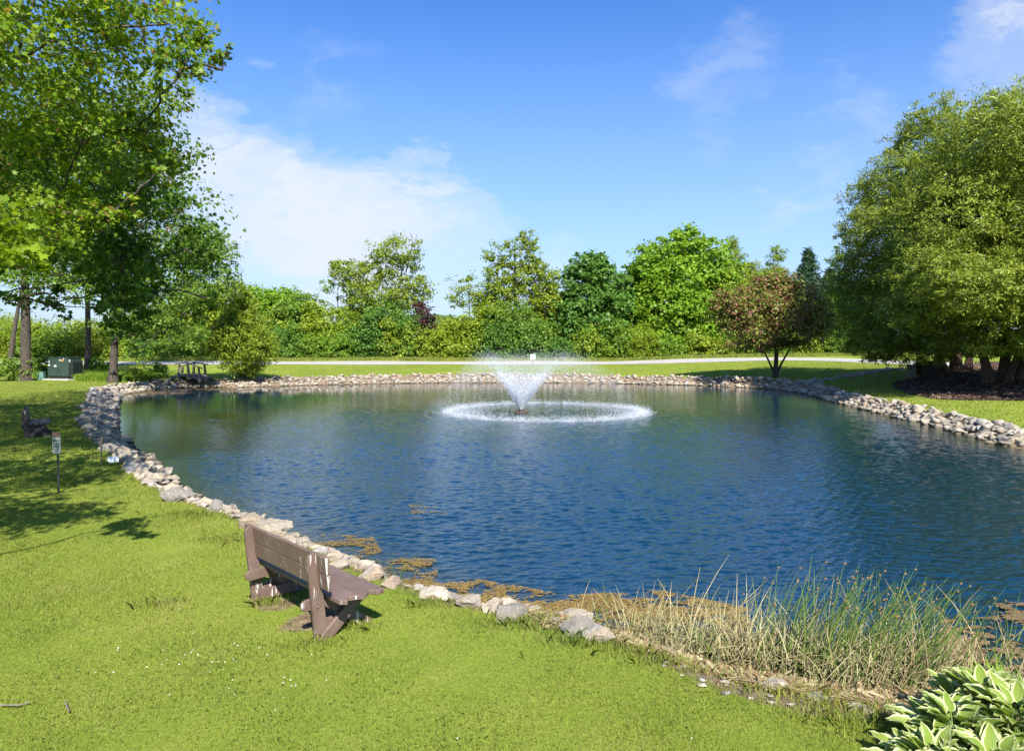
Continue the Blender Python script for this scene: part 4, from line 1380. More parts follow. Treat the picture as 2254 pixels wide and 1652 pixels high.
# clover flowers and fallen twigs on the lawn
fl = Acc()
M_white = plain_mat('white_petals', (.75, .75, .70), .7)
for (cx_, cy_, sx, sy, n) in [(330, 1480, 180, 42, 22), (480, 1460, 90, 30, 14), (250, 1760, 100, 40, 14), (2050, 1750, 160, 60, 26), (1800, 1800, 120, 50, 16), (640, 1520, 60, 40, 8), (1150, 1700, 300, 60, 12)]:
    for k in range(n):
        fx, fy = cx_ + rg.normal(0, sx) * .8, cy_ + rg.normal(0, sy)
        if not (0 < fx < 1880 and fy < 1650): continue
        p = on_ground(fx, fy)
        v, f = low_np[rg.integers(0, 12)]
        fl.add(v * .013 * rg.uniform(.6, 1.2) + p + np.array([0, 0, .045]), None, f)
o = fl.build('clover_flowers', M_white)
tag(o, 'tiny white clover flowers dotted over the lawn', 'flowers', kind='stuff')
M_twig = rough_mat('twig', (.12, .09, .07), (.24, .20, .17), 20, .9, .5)
for pth, lab in (([(0, 1566), (22, 1565), (45, 1560), (64, 1557)], 'thin grey fallen twig on the lawn at the left edge'),
                 ([(143, 1553), (146, 1562), (152, 1575)], 'short curved twig on the lawn right of the long twig')):
    P = np.array([on_ground(*q) + [0, 0, .035] for q in pth])
    v, q = tube(P, [.007] * len(P), 5)
    o = mesh_np('twig', v, [q], M_twig)
    tag(o, lab, 'twig')

# ------------------------------------------------------------------ rushes, dry stalks and litter by the near shore
M_rush = leaf_mat('rush_green', (.080, .150, .028), (.165, .235, .045), .2, .4, gain=1.0)
M_dry = leaf_mat('rush_dry', (.36, .25, .12), (.60, .45, .24), .2, .4, (1.1, 1, .9), gain=1.0)
M_litter = leaf_mat('dead_litter', (.20, .12, .06), (.50, .38, .22), .15, .6, (1.1, 1, .9), spots=(.18, (.24, .14, .07)), gain=1.0)
M_seed = plain_mat('seed_head', (.22, .12, .05), .8)


def in_quadpx(n, pts_px, z):
    """random points inside a photo polygon laid on height z"""
    P = np.array([atz(x, y, z)[:2] for x, y in pts_px])
    out = np.zeros((0, 2))
    while len(out) < n:
        q = rg.uniform(P.min(0), P.max(0), (n * 2, 2))
        out = np.vstack([out, q[inside(P, q[:, 0], q[:, 1])]])
    return out[:n]


reed_poly = [(1250, 1405), (1420, 1400), (1600, 1425), (1800, 1450), (2010, 1470), (2080, 1500), (2060, 1545), (1960, 1560), (1850, 1550), (1700, 1510), (1500, 1455), (1350, 1420)]


def stalks(P, h, r, leanv, bend, mat, name, label, seed, kink=0.0, heads=False, sides=3):
    rng = np.random.default_rng(seed)
    acc, hd = Acc(), Acc()
    z = ground(P[:, 0], P[:, 1])[0]
    z = np.maximum(z, WATER - .1)
    for (x, y), zz_ in zip(P, z):
        H = h * rng.uniform(.45, 1.2)
        l = np.array([rng.normal(leanv[0], leanv[2]), rng.normal(leanv[1], leanv[2])])
        bnd = rng.normal(0, bend, 2) + l * .6
        t = np.linspace(0, 1, 6)
        pth = np.stack([x + H * (l[0] * t + bnd[0] * t ** 2.2), y + H * (l[1] * t + bnd[1] * t ** 2.2), zz_ + H * t * (1 - .12 * t)], 1)
        if rng.random() < kink:
            kk = rng.integers(2, 5)
            d = rng.normal(0, 1, 3); d[2] = -abs(d[2]) * .6; d /= np.linalg.norm(d)
            for j in range(kk, 6):
                pth[j] = pth[kk - 1] + d * H * (t[j] - t[kk - 1]) * 1.0
            pth[:, 2] = np.maximum(pth[:, 2], zz_ - .02)
        v, q = tube(pth, r * np.array([1, 1, .95, .8, .6, .2]) * rng.uniform(.7, 1.3), sides)
        acc.add(v, q)
        if heads and rng.random() < .45 and H > h * .7:
            vv, ff = low_np[rng.integers(0, 12)]
            hd.add(vv * np.array([.022, .022, .035]) + pth[5] - (pth[5] - pth[4]) * .25 + [.01, 0, 0], None, ff)
    o = acc.build(name, mat)
    tag(o, label, 'reeds', kind='stuff')
    if heads and hd.v:
        hd.build('seed_heads', M_seed, o)
    return o


P = in_quadpx(2100, reed_poly, -.25)
dens = rg.random(len(P)) < np.clip((P[:, 0] - .4) / 1.6, .25, 1)
stalks(P[dens], .60, .0046, (.12, .0, .26), .20, M_dry, 'dry_reeds', 'tangle of pale dry broken rush stalks at the near shore', 21, kink=.55)
P = in_quadpx(170, reed_poly, -.25)
stalks(P, .95, .0060, (.10, .0, .17), .05, M_dry, 'dry_reeds', 'tall straw-coloured rush stalks standing over the tangle', 22, kink=.35)
green_poly = [(1640, 1440), (1800, 1455), (2010, 1480), (2080, 1505), (2040, 1545), (1900, 1550), (1750, 1515), (1650, 1470)]
P = in_quadpx(330, green_poly, -.25)
stalks(P, 1.08, .0050, (.20, .0, .11), .05, M_rush, 'green_rushes', 'upright green rushes with brown tips leaning right over the water', 23, heads=True)
P = in_quadpx(380, reed_poly, -.25)
stalks(P, .42, .0050, (.05, 0, .20), .08, M_rush, 'green_rushes', 'short fresh green rush shoots among the dry stalks', 24, kink=.1)
P = in_quadpx(26, [(1250, 1390), (1650, 1400), (1650, 1440), (1280, 1405)], -.3)
stalks(P, .75, .004, (.10, .0, .10), .12, M_rush, 'green_rushes', 'scattered single green rushes left of the main clump', 25, heads=True)
P = in_quadpx(34, [(2080, 1470), (2254, 1440), (2254, 1500), (2100, 1510)], -.35)
stalks(P, .75, .0055, (.02, 0, .18), .12, M_dry, 'dry_reeds', 'few pale dry stalks standing at the right edge behind the variegated plants', 26, kink=.4)
P = in_quadpx(30, [(2060, 1470), (2254, 1440), (2254, 1500), (2100, 1510)], -.35)
stalks(P, .85, .0042, (.22, 0, .15), .2, M_rush, 'green_rushes', 'thin green rushes at the right edge behind the variegated plants', 27, heads=True)
P = in_quadpx(9, [(860, 1265), (900, 1275), (905, 1290), (865, 1285)], -.38)
stalks(P, .42, .003, (.15, 0, .15), .1, M_rush, 'green_rushes', 'small sprig of rushes at the water right of the near bench', 28)

# litter: flat dry stalks and leaves on the bank
lit_poly = [(1130, 1375), (1250, 1385), (1420, 1415), (1700, 1455), (1950, 1480), (2090, 1520), (2030, 1580), (1900, 1575), (1700, 1535), (1500, 1475), (1350, 1440), (1180, 1400)]
P = in_quadpx(7500, lit_poly, -.12)
z = np.maximum(ground(P[:, 0], P[:, 1])[0], WATER) + rg.uniform(.004, .05, len(P))
pos = np.column_stack([P, z])
n = len(pos)
ang = rg.random(n) * 6.28
d = np.stack([np.cos(ang), np.sin(ang), rg.normal(0, .12, n)], 1)
sd = np.stack([-np.sin(ang), np.cos(ang), rg.normal(0, .3, n)], 1)
Ls = rg.uniform(.03, .16, n); Ws = np.where(rg.random(n) < .25, rg.uniform(.010, .018, n), .0045)
V = np.stack([pos - d * Ls[:, None] - sd * Ws[:, None], pos + d * Ls[:, None] - sd * Ws[:, None], pos + d * Ls[:, None] + sd * Ws[:, None], pos - d * Ls[:, None] + sd * Ws[:, None]], 1).reshape(-1, 3)
o = mesh_np('reed_litter', V, [np.arange(n * 4).reshape(-1, 4)], M_litter)
tag(o, 'dry straw and dead leaves lying on the near bank below the rushes', 'litter', kind='stuff')

# ------------------------------------------------------------------ algae mats on the water
M_alg = leaf_mat('algae', (.19, .13, .035), (.38, .26, .075), .1, .5, (1, 1, .8), .7, (.25, (.10, .06, .03)), 2.0, gain=1.0)


def vnoise(x, y, s):
    """cheap value noise"""
    def h(i, j):
        v = np.sin(i * 127.1 + j * 311.7) * 43758.5453
        return v - np.floor(v)
    tot, a = 0, .5
    for o_ in range(4):
        X_, Y_ = x * s, y * s
        i, j = np.floor(X_), np.floor(Y_)
        fx, fy = smooth01(X_ - i), smooth01(Y_ - j)
        tot = tot + a * ((h(i, j) * (1 - fx) + h(i + 1, j) * fx) * (1 - fy) + (h(i, j + 1) * (1 - fx) + h(i + 1, j + 1) * fx) * fy)
        a *= .5; s = s * 2.1
    return tot


def algae(poly, n, size, thr, sc, label, seed, mat=M_alg):
    P = in_quadpx(n, poly, WATER)
    vv_ = .6 * vnoise(P[:, 0] + 30 + seed, P[:, 1] * 1.7 + 30, sc) + .4 * vnoise(P[:, 0] + 9, P[:, 1] * 2 + 5 + seed, sc * 5)
    k = rg.random(len(P)) < np.clip((vv_ - thr + .01) / .10, 0, 1)
    P = P[k]
    P = P[inside(SH, P[:, 0], P[:, 1])]
    n = len(P)
    ang = rg.random(n) * 6.28
    s_ = size * rg.uniform(.5, 1.4, n)
    V = []
    z = WATER + .006 + rg.uniform(0, .012, n)
    for k in range(5):
        a_ = ang + k * 6.28 / 5
        r = s_ * rg.uniform(.5, 1.1, n)
        V.append(np.stack([P[:, 0] + np.cos(a_) * r, P[:, 1] + np.sin(a_) * r * .8, z + rg.normal(0, .1, n) * s_ * .3 + .002], 1))
    V = np.stack(V, 1).reshape(-1, 3)
    V[:, 2] = np.maximum(V[:, 2], WATER + .003)
    o = mesh_np('algae', V, [np.arange(n * 5).reshape(-1, 5)], mat)
    tag(o, label, 'algae', kind='stuff')


M_alg2 = leaf_mat('algae_brown', (.085, .055, .028), (.25, .17, .085), .05, .5, (1, 1, .9), .8, None, 1.2, gain=1.0)
algae([(640, 1175), (820, 1180), (840, 1215), (760, 1240), (690, 1222), (640, 1195)], 15000, .012, .47, 1.8, 'golden algae mat on the water behind the near bench', 1)
algae([(800, 1228), (960, 1230), (965, 1290), (900, 1300), (800, 1262)], 15000, .012, .47, 1.8, 'tan algae mat on the water right of the near bench', 2)
algae([(930, 1290), (1050, 1275), (1250, 1310), (1450, 1300), (1650, 1340), (1660, 1420), (1300, 1390), (1100, 1362), (1000, 1338)], 60000, .0125, .41, 1.9, 'golden brown algae mat between the rocks and the rushes', 3)
algae([(900, 1110), (980, 1118), (985, 1135), (905, 1130)], 900, .018, .46, 2.5, 'small orange algae fleck out on the open water', 4)
algae([(690, 1215), (780, 1240), (860, 1272), (940, 1300), (1010, 1320), (1000, 1338), (900, 1308), (770, 1256), (680, 1222)], 26000, .012, .44, 2.2, 'broken brown algae fringe hugging the rocks right of the near bench', 8)
algae([(2090, 1335), (2254, 1325), (2254, 1490), (2100, 1500), (2060, 1420)], 26000, .020, .455, 1.1, 'brown sunken weed and algae in the right corner of the pond', 5, M_alg2)
algae([(270, 862), (350, 852), (560, 848), (560, 858), (420, 866), (300, 874)], 16000, .07, .45, .35, 'rusty algae mat along the left end of the far shore', 6, M_alg2)
algae([(560, 845), (1000, 838), (1150, 838), (1150, 844), (900, 849), (600, 855)], 14000, .07, .50, .30, 'brown algae line at the foot of the far shore rocks', 7, M_alg2)

# ------------------------------------------------------------------ variegated plants (hosta)
def hosta_material():
    m, n, l, out = new_mat('hosta_leaf')
    uv = n.new('ShaderNodeUVMap')
    s_ = n.new('ShaderNodeSeparateXYZ'); l.new(uv.outputs[0], s_.inputs[0])
    u, v = s_.outputs[0], s_.outputs[1]
    au = mathn(n, l, 'ABSOLUTE', mathn(n, l, 'SUBTRACT', mathn(n, l, 'MULTIPLY', u, 2), 1))
    geo = n.new('ShaderNodeNewGeometry')
    tc = n.new('ShaderNodeTexCoord')
    nz = noise(n, l, tc.outputs['Object'], 14, 3)
    edge = mathn(n, l, 'ADD', au, mathn(n, l, 'MULTIPLY', mathn(n, l, 'SUBTRACT', nz, .5), .55))
    edge = mathn(n, l, 'ADD', edge, mathn(n, l, 'MULTIPLY', geo.outputs['Random Per Island'], .12))
    edge = mathn(n, l, 'ADD', edge, mathn(n, l, 'MULTIPLY', mathn(n, l, 'POWER', v, 6), .25))
    g1 = mixc(n, l, geo.outputs['Random Per Island'], (.19, .28, .035), (.30, .38, .06))
    ribs = mathn(n, l, 'SINE', mathn(n, l, 'MULTIPLY', au, 38))
    g1 = mixc(n, l, mathn(n, l, 'MULTIPLY', mathn(n, l, 'ADD', ribs, 1), .16), g1, (.09, .17, .02))
    c = mixc(n, l, ramp(n, l, edge, [(.77, 0), (.84, 1)]), g1, (.60, .61, .32))
    p = N(n, 'ShaderNodeBsdfPrincipled', inp={'Roughness': .42, 'Specular IOR Level': .4})
    l.new(c, p.inputs['Base Color'])
    b = N(n, 'ShaderNodeBump', inp={'Strength': .5, 'Distance': .006})
    l.new(ribs, b.inputs['Height']); l.new(b.outputs[0], p.inputs['Normal'])
    tr = n.new('ShaderNodeBsdfTranslucent'); l.new(mixc(n, l, 1, c, (1.2, 1.3, .5), 'MULTIPLY'), tr.inputs[0])
    mx = N(n, 'ShaderNodeMixShader', inp={0: .28}); l.new(p.outputs[0], mx.inputs[1]); l.new(tr.outputs[0], mx.inputs[2])
    l.new(mx.outputs[0], out.inputs[0])
    return m


M_hosta = hosta_material()
M_stem = plain_mat('leaf_stem', (.16, .24, .06), .5)


def hosta(px, Y, rad, ht, nleaf, L, label, seed):
    rng = np.random.default_rng(seed)
    x = (px - CX) / F * Y
    b = np.array([x, Y, gz(x, Y)])
    root = empty('hosta', b)
    tag(root, label, 'plant', 'variegated hostas in the right corner')
    nu, nv = 7, 9
    U, Vv = np.meshgrid(np.linspace(-1, 1, nu), np.linspace(0, 1, nv))
    VV, FF, UV = [], [], []
    st = Acc()
    cnt = 0
    for k in range(nleaf):
        f = (k + .5) / nleaf
        el = math.radians(10 + 50 * (1 - f) + rng.normal(0, 10))     # inner leaves upright, outer ones low
        az = k * 2.39996 + rng.normal(0, .25)
        o = np.array([math.cos(az), math.sin(az), 0])
        rbase = rad * (.12 + .62 * f)
        zb = ht * (1 - f ** 1.8) * rng.uniform(.62, 1.0) + .05
        p0 = o * rbase + np.array([0, 0, zb])
        ln = .88 * L * rng.uniform(.72, 1.12) * (.72 + .28 * f if k > 3 else .8)
        wdt = ln * rng.uniform(.25, .33)
        prof = np.sin(np.pi * Vv ** .62) ** .85 * (1 - .12 * Vv)
        side = np.array([-math.sin(az), math.cos(az), 0])
        curl = rng.uniform(.25, .8)
        e2 = el - curl * Vv * 1.2
        # arching midrib
        dv = 1 / (nv - 1)
        mr = np.zeros((nv, 3)); cur = p0.copy()
        for j in range(nv):
            mr[j] = cur
            e_ = el - curl * 1.5 * j * dv
            cur = cur + (o * math.cos(e_) + np.array([0, 0, math.sin(e_)])) * ln * dv
        e_ = e2
        nrm = -o[None, None, :] * np.sin(e_)[..., None] + np.array([0, 0, 1.0]) * np.cos(e_)[..., None]
        wav = .10 * wdt * np.sin(Vv * 17 + rng.random() * 6) * np.abs(U) ** 2
        cup = .28 * wdt * np.abs(U) ** 1.6
        tw = rng.normal(0, .35)
        W = mr[:, None, :] + side * (U * prof * wdt)[..., None] + nrm * ((cup * prof + wav) + tw * U * prof * wdt * .5)[..., None]
        VV.append(W.reshape(-1, 3))
        ii = (np.arange(nv - 1)[:, None] * nu + np.arange(nu - 1)[None, :]) + cnt
        FF.append(np.stack([ii, ii + 1, ii + nu + 1, ii + nu], -1).reshape(-1, 4))
        UV.append(np.stack([(U.ravel() + 1) / 2, Vv.ravel()], 1))
        cnt += nu * nv
        s0 = o * rad * .06
        v, q = tube([s0 + [0, 0, -.02], (s0 + p0) / 2 + [0, 0, .04], p0], [.007, .006, .004], 5)
        st.add(v, q)
    mesh_np('foliage', np.concatenate(VV), [np.concatenate(FF)], M_hosta, root, True, np.concatenate(UV))
    st.build('stem', M_stem, root, True)


hosta(2105, 4.98, .46, .27, 95, .30, 'variegated hosta leftmost of the corner group, spilling onto the lawn', 1)
hosta(2165, 5.38, .44, .32, 90, .30, 'variegated hosta at the back of the group, against the rushes', 2)
hosta(2250, 5.00, .52, .36, 100, .31, 'variegated hosta at the right edge with the largest leaves', 3)
hosta(2060, 4.70, .38, .17, 75, .26, 'low variegated hosta at the bottom edge of the picture', 4)
hosta(2190, 4.60, .46, .22, 90, .28, 'variegated hosta in the bottom right, nearest the viewer', 5)

# daylily-like clump behind the hostas
M_lily = leaf_mat('lily_leaves', (.13, .22, .02), (.22, .31, .035), .3, gain=1.0)
for (px, Y, lab) in ((2205, 6.35, 'bright green spiky-leaved plant behind the hostas'), (2262, 6.1, 'bright green spiky-leaved plant cut by the right edge')):
    x = (px - CX) / F * Y
    b = np.array([x, Y, gz(x, Y)])
    rng = np.random.default_rng(int(px))
    n = 130
    V, Fv = [], []
    for k in range(n):
        az = rng.random() * 6.28; o_ = np.array([math.cos(az), math.sin(az), 0]); sd_ = np.array([-math.sin(az), math.cos(az), 0])
        L_ = rng.uniform(.16, .34); el = rng.uniform(.5, 1.45)
        p = o_ * rng.random() * .22
        w_ = .010
        pts_ = []
        for j in range(5):
            ww_ = w_ * [1, 1.1, .9, .6, .05][j]
            pts_ += [p - sd_ * ww_, p + sd_ * ww_]
            p = p + (o_ * math.cos(el) + np.array([0, 0, math.sin(el)])) * L_ / 4
            el -= rng.uniform(.1, .45)
        base_i = len(V)
        V += pts_
        for j in range(4):
            Fv.append([base_i + 2 * j, base_i + 2 * j + 1, base_i + 2 * j + 3, base_i + 2 * j + 2])
    root = empty('daylily', b)
    tag(root, lab, 'plant', 'spiky plants behind the hostas')
    mesh_np('foliage', np.array(V), [np.array(Fv)], M_lily, root)

# ------------------------------------------------------------------ benches
def rounded_plank(length, width, r0=True, r1=False, n=6):
    """outline along +x, z is width; ends optionally rounded"""
    h = width / 2
    pts_ = []
    if r0:
        pts_ += [(-h * 0 + h - h * math.cos(t), -h * math.sin(t)) for t in np.linspace(math.pi / 2, -math.pi / 2, n)][0:0]
        for t in np.linspace(-math.pi / 2, math.pi / 2, n):
            pts_.append((h - h * math.cos(t), h * math.sin(t)))
    else:
        pts_ += [(0, -h), (0, h)]
    if r1:
        for t in np.linspace(math.pi / 2, -math.pi / 2, n):
            pts_.append((length - h + h * math.cos(t), h * math.sin(t)))
    else:
        pts_ += [(length, h), (length, -h)]
    return pts_


def beam(bm, a, b_, width, thick, r0=False, r1=False, bevel=.004):
    """plank in a bench end frame: a,b in (u forward, z up); lies in the plane x=0, given thickness along x"""
    a = Vector(a); b_ = Vector(b_)
    L = (b_ - a).length
    ang = math.atan2(b_.y - a.y, b_.x - a.x)
    o = rounded_plank(L, width, r0, r1)
    # local x -> direction in (y,z) plane; local z -> perpendicular; local y -> -x world
    M = Matrix.Translation((0, a.x, a.y)) @ Matrix.Rotation(ang, 4, 'X') @ Matrix.Rotation(math.radians(90), 4, 'Z')
    prism_bm(bm, o, thick, M, bevel)


def bench(loc, rz, mat, label, scale=1.0, over=.30):
    root = empty('park_bench', loc, rz, scale)
    tag(root, label, 'bench', 'brown wooden benches facing the pond')
    HL = .74   # half distance between the end frames
    for sx in (-1, 1):
        def part(name, a, b_, w, th, r0, r1, dx):
            bm = bmesh.new()
            beam(bm, a, b_, w, th, r0, r1)
            bmesh.ops.translate(bm, vec=(sx * HL + dx * sx, 0, 0), verts=bm.verts)
            return bm_obj(name, bm, mat, root)
        part('post', (-.105, .90), (.0, -.03), .135, .045, True, False, .0)
        part('leg', (.47, .385), (-.04, -.03), .12, .04, False, False, .044)
        part('leg', (.06, .385), (.60, -.03), .12, .04, False, False, -.044)
        part('seat_support', (-.19, .345), (.46, .375), .115, .04, True, False, -.086)
        part('stretcher', (-.02, .10), (.44, .10), .12, .04, False, False, -.086)
    # backrest: two planks leaning with the posts, in front of them
    bm = bmesh.new()
    ang = math.atan2(.105, .93)
    for (zc, wd) in ((.80, .175), (.622, .165)):
        yc = -.105 + (.90 - zc) / .93 * .105 + .048
        box_bm(bm, (2 * HL + .42, .042, wd), (0, yc, zc), Matrix.Rotation(ang, 4, 'X'), .006)
    bm_obj('backrest', bm, mat, root)
    # seat: two thick planks with a worn wavy end
    for j, (y0, y1) in enumerate(((.035, .275), (.285, .56))):
        bm = bmesh.new()
        n = 14
        outline = []
        Ls = HL + over
        for t in np.linspace(0, 1, n):
            outline.append((Ls + .035 * math.sin(t * 7.5 + j * 1.7) - .015 * math.sin(t * 15 + 1), y0 + (y1 - y0) * t))
        for t in np.linspace(1, 0, n):
            outline.append((-Ls + .02 * math.sin(t * 6 + 2), y0 + (y1 - y0) * t))
        vs = [bm.verts.new((x, y, .412)) for x, y in outline]
        f = bm.faces.new(vs)
        r = bmesh.ops.extrude_face_region(bm, geom=[f])
        bmesh.ops.translate(bm, vec=(0, 0, .048), verts=[g_ for g_ in r['geom'] if isinstance(g_, bmesh.types.BMVert)])
        bmesh.ops.recalc_face_normals(bm, faces=bm.faces)
        bmesh.ops.bevel(bm, geom=[e for e in bm.edges if abs(e.verts[0].co.z - e.verts[1].co.z) < .001], offset=.006, segments=1, affect='EDGES')
        bm_obj('seat_plank', bm, mat, root)
    # bolts on the seat supports
    for sx in (-1, 1):
        bm = bmesh.new()
        bmesh.ops.create_cone(bm, cap_ends=True, segments=8, radius1=.012, radius2=.010, depth=.02, matrix=Matrix.Translation((sx * (HL + .03), -.06, .35)) @ Matrix.Rotation(math.radians(90), 4, 'Y'))
        bm_obj('bolt', bm, plain_bolt, root)
    return root


plain_bolt = plain_mat('bolt_metal', (.35, .34, .32), .4, .8)
p1 = atz(702, 1404, 0.0); p2 = atz(572, 1326, 0.0)
mid = (p1 + p2) / 2
drc = p1 - p2
rz = math.atan2(drc[1], drc[0])
bench((mid[0], mid[1], gz(mid[0], mid[1])), rz, M_bench, 'brown painted wooden bench with white drips, in the sun on the near lawn')
b = on_ground(66, 967)
bench((-16.45, 23.2, gz(-16.45, 23.2)), math.radians(-57), M_bench2, 'dark wooden bench in the tree shade at the left edge', 1.06, .12)

# ------------------------------------------------------------------ signs and small things
def sign(px, py, ht, pw, ph, rz, label, style, group=None, post_col=(.03, .035, .03), lean=0.0):
    b = on_ground(px, py)
    root = empty('sign', b, rz)
    root.rotation_euler = (0, lean, rz)
    tag(root, label, 'sign', group)
    bm = bmesh.new()
    # channel post with flanges
    box_bm(bm, (.030, .008, ht + .1), (0, 0, ht / 2 - .05), None, .002)
    box_bm(bm, (.008, .022, ht + .1), (-.014, .012, ht / 2 - .05), None, .002)
    box_bm(bm, (.008, .022, ht + .1), (.014, .012, ht / 2 - .05), None, .002)
    bm_obj('post', bm, plain_mat('post_green', post_col, .5), root)
    bm = bmesh.new()
    z0 = ht - ph / 2 + .02
    o = []
    r = .02
    for cx_, cz_, a0 in ((pw / 2 - r, ph / 2 - r, 0), (-pw / 2 + r, ph / 2 - r, 90), (-pw / 2 + r, -ph / 2 + r, 180), (pw / 2 - r, -ph / 2 + r, 270)):
        for a_ in (0, 45, 90):
            o.append((cx_ + r * math.cos(math.radians(a0 + a_)), z0 + cz_ + r * math.sin(math.radians(a0 + a_))))
    prism_bm(bm, o, .004, Matrix.Translation((0, -.012, 0)), 0)
    panel = bm_obj('sign_panel', bm, plain_mat('sign_white', (.60, .61, .62) if style == 'back' else (.42, .44, .38), .45), root)

    def bar(x, z, w_, h_, col, name='marking'):
        bm = bmesh.new()
        box_bm(bm, (w_, .002, h_), (x, -.0155, z0 + z))
        q = bm_obj(name, bm, plain_mat('ink', col, .5), root)
        q.parent = panel
    if style == 'warn':
        top = ph / 2
        bar(0, top - .052, pw * .90, .085, (.32, .03, .03), 'header')
        bm = bmesh.new()
        for k in range(7):
            box_bm(bm, (.016, .002, .034), (-pw * .30 + k * .030, -.0175, z0 + top - .052))
        q = bm_obj('header_lettering', bm, plain_mat('ink_pale', (.55, .5, .42), .5), root); q.parent = panel
        bar(-pw * .24, top - .155, pw * .36, .014, (.04, .05, .04))
        bar(-pw * .24, top - .182, pw * .30, .014, (.04, .05, .04))
        bar(pw * .22, top - .165, pw * .30, .050, (.22, .20, .22))
        bm = bmesh.new()
        # heavy dark green lettering block
        for rr3 in range(3):
            for k in range(4):
                if (rr3, k) in ((0, 3),): continue
                box_bm(bm, (.030, .002, .040), (-pw * .34 + k * .048, -.0155, z0 + .035 - rr3 * .056))
        q = bm_obj('lettering', bm, plain_mat('ink_green', (.02, .09, .07), .5), root); q.parent = panel
        for k in range(3):
            bar(0, -top + .085 - k * .026, pw * (.78 - .1 * (k % 2)), .010, (.07, .08, .07))
    else:
        bar(0, 0, .045, ph * .92, (.16, .16, .17), 'post_slot')
    return root


sign(128, 1086, 1.23, .26, .43, math.radians(-25), 'white warning sign with a red header on a thin dark post, left lawn', 'warn', lean=math.radians(-2.0))
sign(1173, 807, 1.42, .56, .62, math.radians(-3), 'small white sign on a thin post beside the far road', 'back')

# wooden stake and paper at the left rocks
M_stake = rough_mat('raw_wood', (.22, .15, .08), (.36, .26, .15), 12, .8, .3, (4, 4, 1))
b = on_ground(222, 1022)
bm = bmesh.new()
box_bm(bm, (.028, .028, .72), (0, 0, .32), None, .004)
bmesh.ops.create_cone(bm, cap_ends=True, segments=4, radius1=.019, radius2=.004, depth=.05, matrix=Matrix.Translation((0, 0, .705)))
o = bm_obj('stake', bm, M_stake)
o.location = b; o.rotation_euler = (0, .03, .3)
tag(o, 'thin raw wooden stake at the edge of the left rocks', 'stake')
b = on_ground(249, 1026)
bm = bmesh.new()
bmesh.ops.create_grid(bm, x_segments=8, y_segments=6, size=.5)
for v in bm.verts:
    x, y = v.co.x, v.co.y
    v.co = Vector((x * .24, y * .19, .02 * math.sin(x * 7) + .03 * abs(x) + .01 * math.cos(y * 9)))
bmesh.ops.solidify(bm, geom=bm.faces[:], thickness=.002)
o = bm_obj('paper', bm, plain_mat('paper_white', (.80, .78, .72), .6))
o.location = (b[0], b[1], b[2] + .17); o.rotation_euler = (math.radians(38), math.radians(8), .5)
tag(o, 'creased white sheet lying on the left rocks near the stake', 'paper')

# pad-mounted utility cabinet
M_cab = rough_mat('cabinet_green', (.022, .040, .030), (.035, .058, .044), 3, .55, .1)
M_cab2 = plain_mat('cabinet_dark', (.012, .018, .015), .6)  # near-black green, darker than the cabinet body
b = on_ground(138, 836)
root = empty('utility_cabinet', b, math.radians(-12))
tag(root, 'large dark green metal utility cabinet with stickers under the left trees', 'utility cabinet')
k = b[1] / F
Wc, Hc, Dc = 54 * k, 50 * k, 1.3


def simple(name, size, loc, mat, parent, bev=.02, rot=None):
    bm = bmesh.new()
    box_bm(bm, size, loc, rot, bev)
    return bm_obj(name, bm, mat, parent)


simple('concrete_pad', (Wc + .5, Dc + .6, .16), (0, .2, .04), rough_mat('concrete', (.30, .28, .25), (.42, .40, .36), 5), root)
simple('base', (Wc - .12, Dc - .1, .28), (0, .2, .24), M_cab2, root)
simple('body', (Wc, Dc, Hc - .38), (0, .2, .32 + (Hc - .38) / 2), M_cab, root)
simple('lid', (Wc + .08, Dc + .1, .06), (0, .2, Hc - .03), M_cab, root)
for sx in (-1, 1):
    dd = simple('door', (Wc / 2 - .05, .03, Hc - .50), (sx * Wc / 4, .2 - Dc / 2 - .012, .36 + (Hc - .5) / 2), M_cab, root, .008)
    if sx == 1:
        simple('handle', (.05, .05, .22), (.08, .2 - Dc / 2 - .045, Hc * .42), M_cab2, dd, .008)
bm = bmesh.new()
for k_ in range(7):
    box_bm(bm, (.30, .03, Hc * .72), (Wc / 2 + .16, -.28 + k_ * .16, Hc * .48))
bm_obj('cooling_fins', bm, M_cab2, root)
M_st1 = plain_mat('sticker_white', (.6, .62, .64), .5); M_st2 = plain_mat('sticker_orange', (.50, .24, .03), .5)
for (sx, sz_, w_, h_, m_) in ((-.46, .80, .10, .12, M_st1), (-.46, .66, .13, .16, M_st1), (-.14, .62, .22, .14, M_st1), (.22, .86, .24, .14, M_st2), (.30, .93, .09, .09, M_st1), (.10, .88, .10, .13, M_st1)):
    simple('sticker', (w_, .004, h_), (sx * Wc * .92, .2 - Dc / 2 - .032, Hc * sz_), m_, root, 0)
simple('sticker', (.004, .16, .24), (Wc / 2 + .004, -.35, Hc * .84), M_st1, root, 0)
b = on_ground(91, 836)
root = empty('utility_pedestal', b)
tag(root, 'small pale green utility pedestal left of the big cabinet', 'utility box')
kk = b[1] / F
M_ped = plain_mat('pedestal_green', (.12, .22, .19), .5)
simple('body', (13 * kk, .35, 17 * kk), (0, 0, 8.5 * kk), M_ped, root, .03)
simple('lid', (14 * kk, .39, .05), (0, 0, 17.4 * kk), M_ped, root, .01)

# rustic footbridge over the inlet by the far shore
M_log = rough_mat('weathered_log', (.075, .062, .055), (.20, .17, .15), 4, .9, .7, (2, 2, 2), (.30, .27, .24), .03)
b = on_ground(420, 838)
root = empty('footbridge', b, math.radians(-14))
tag(root, 'small arched rustic log footbridge at the left end of the far shore', 'footbridge')
kk = b[1] / F
HLb = 41 * kk


def arch(x):
    return .18 + .42 * (1 - (x / HLb) ** 2)


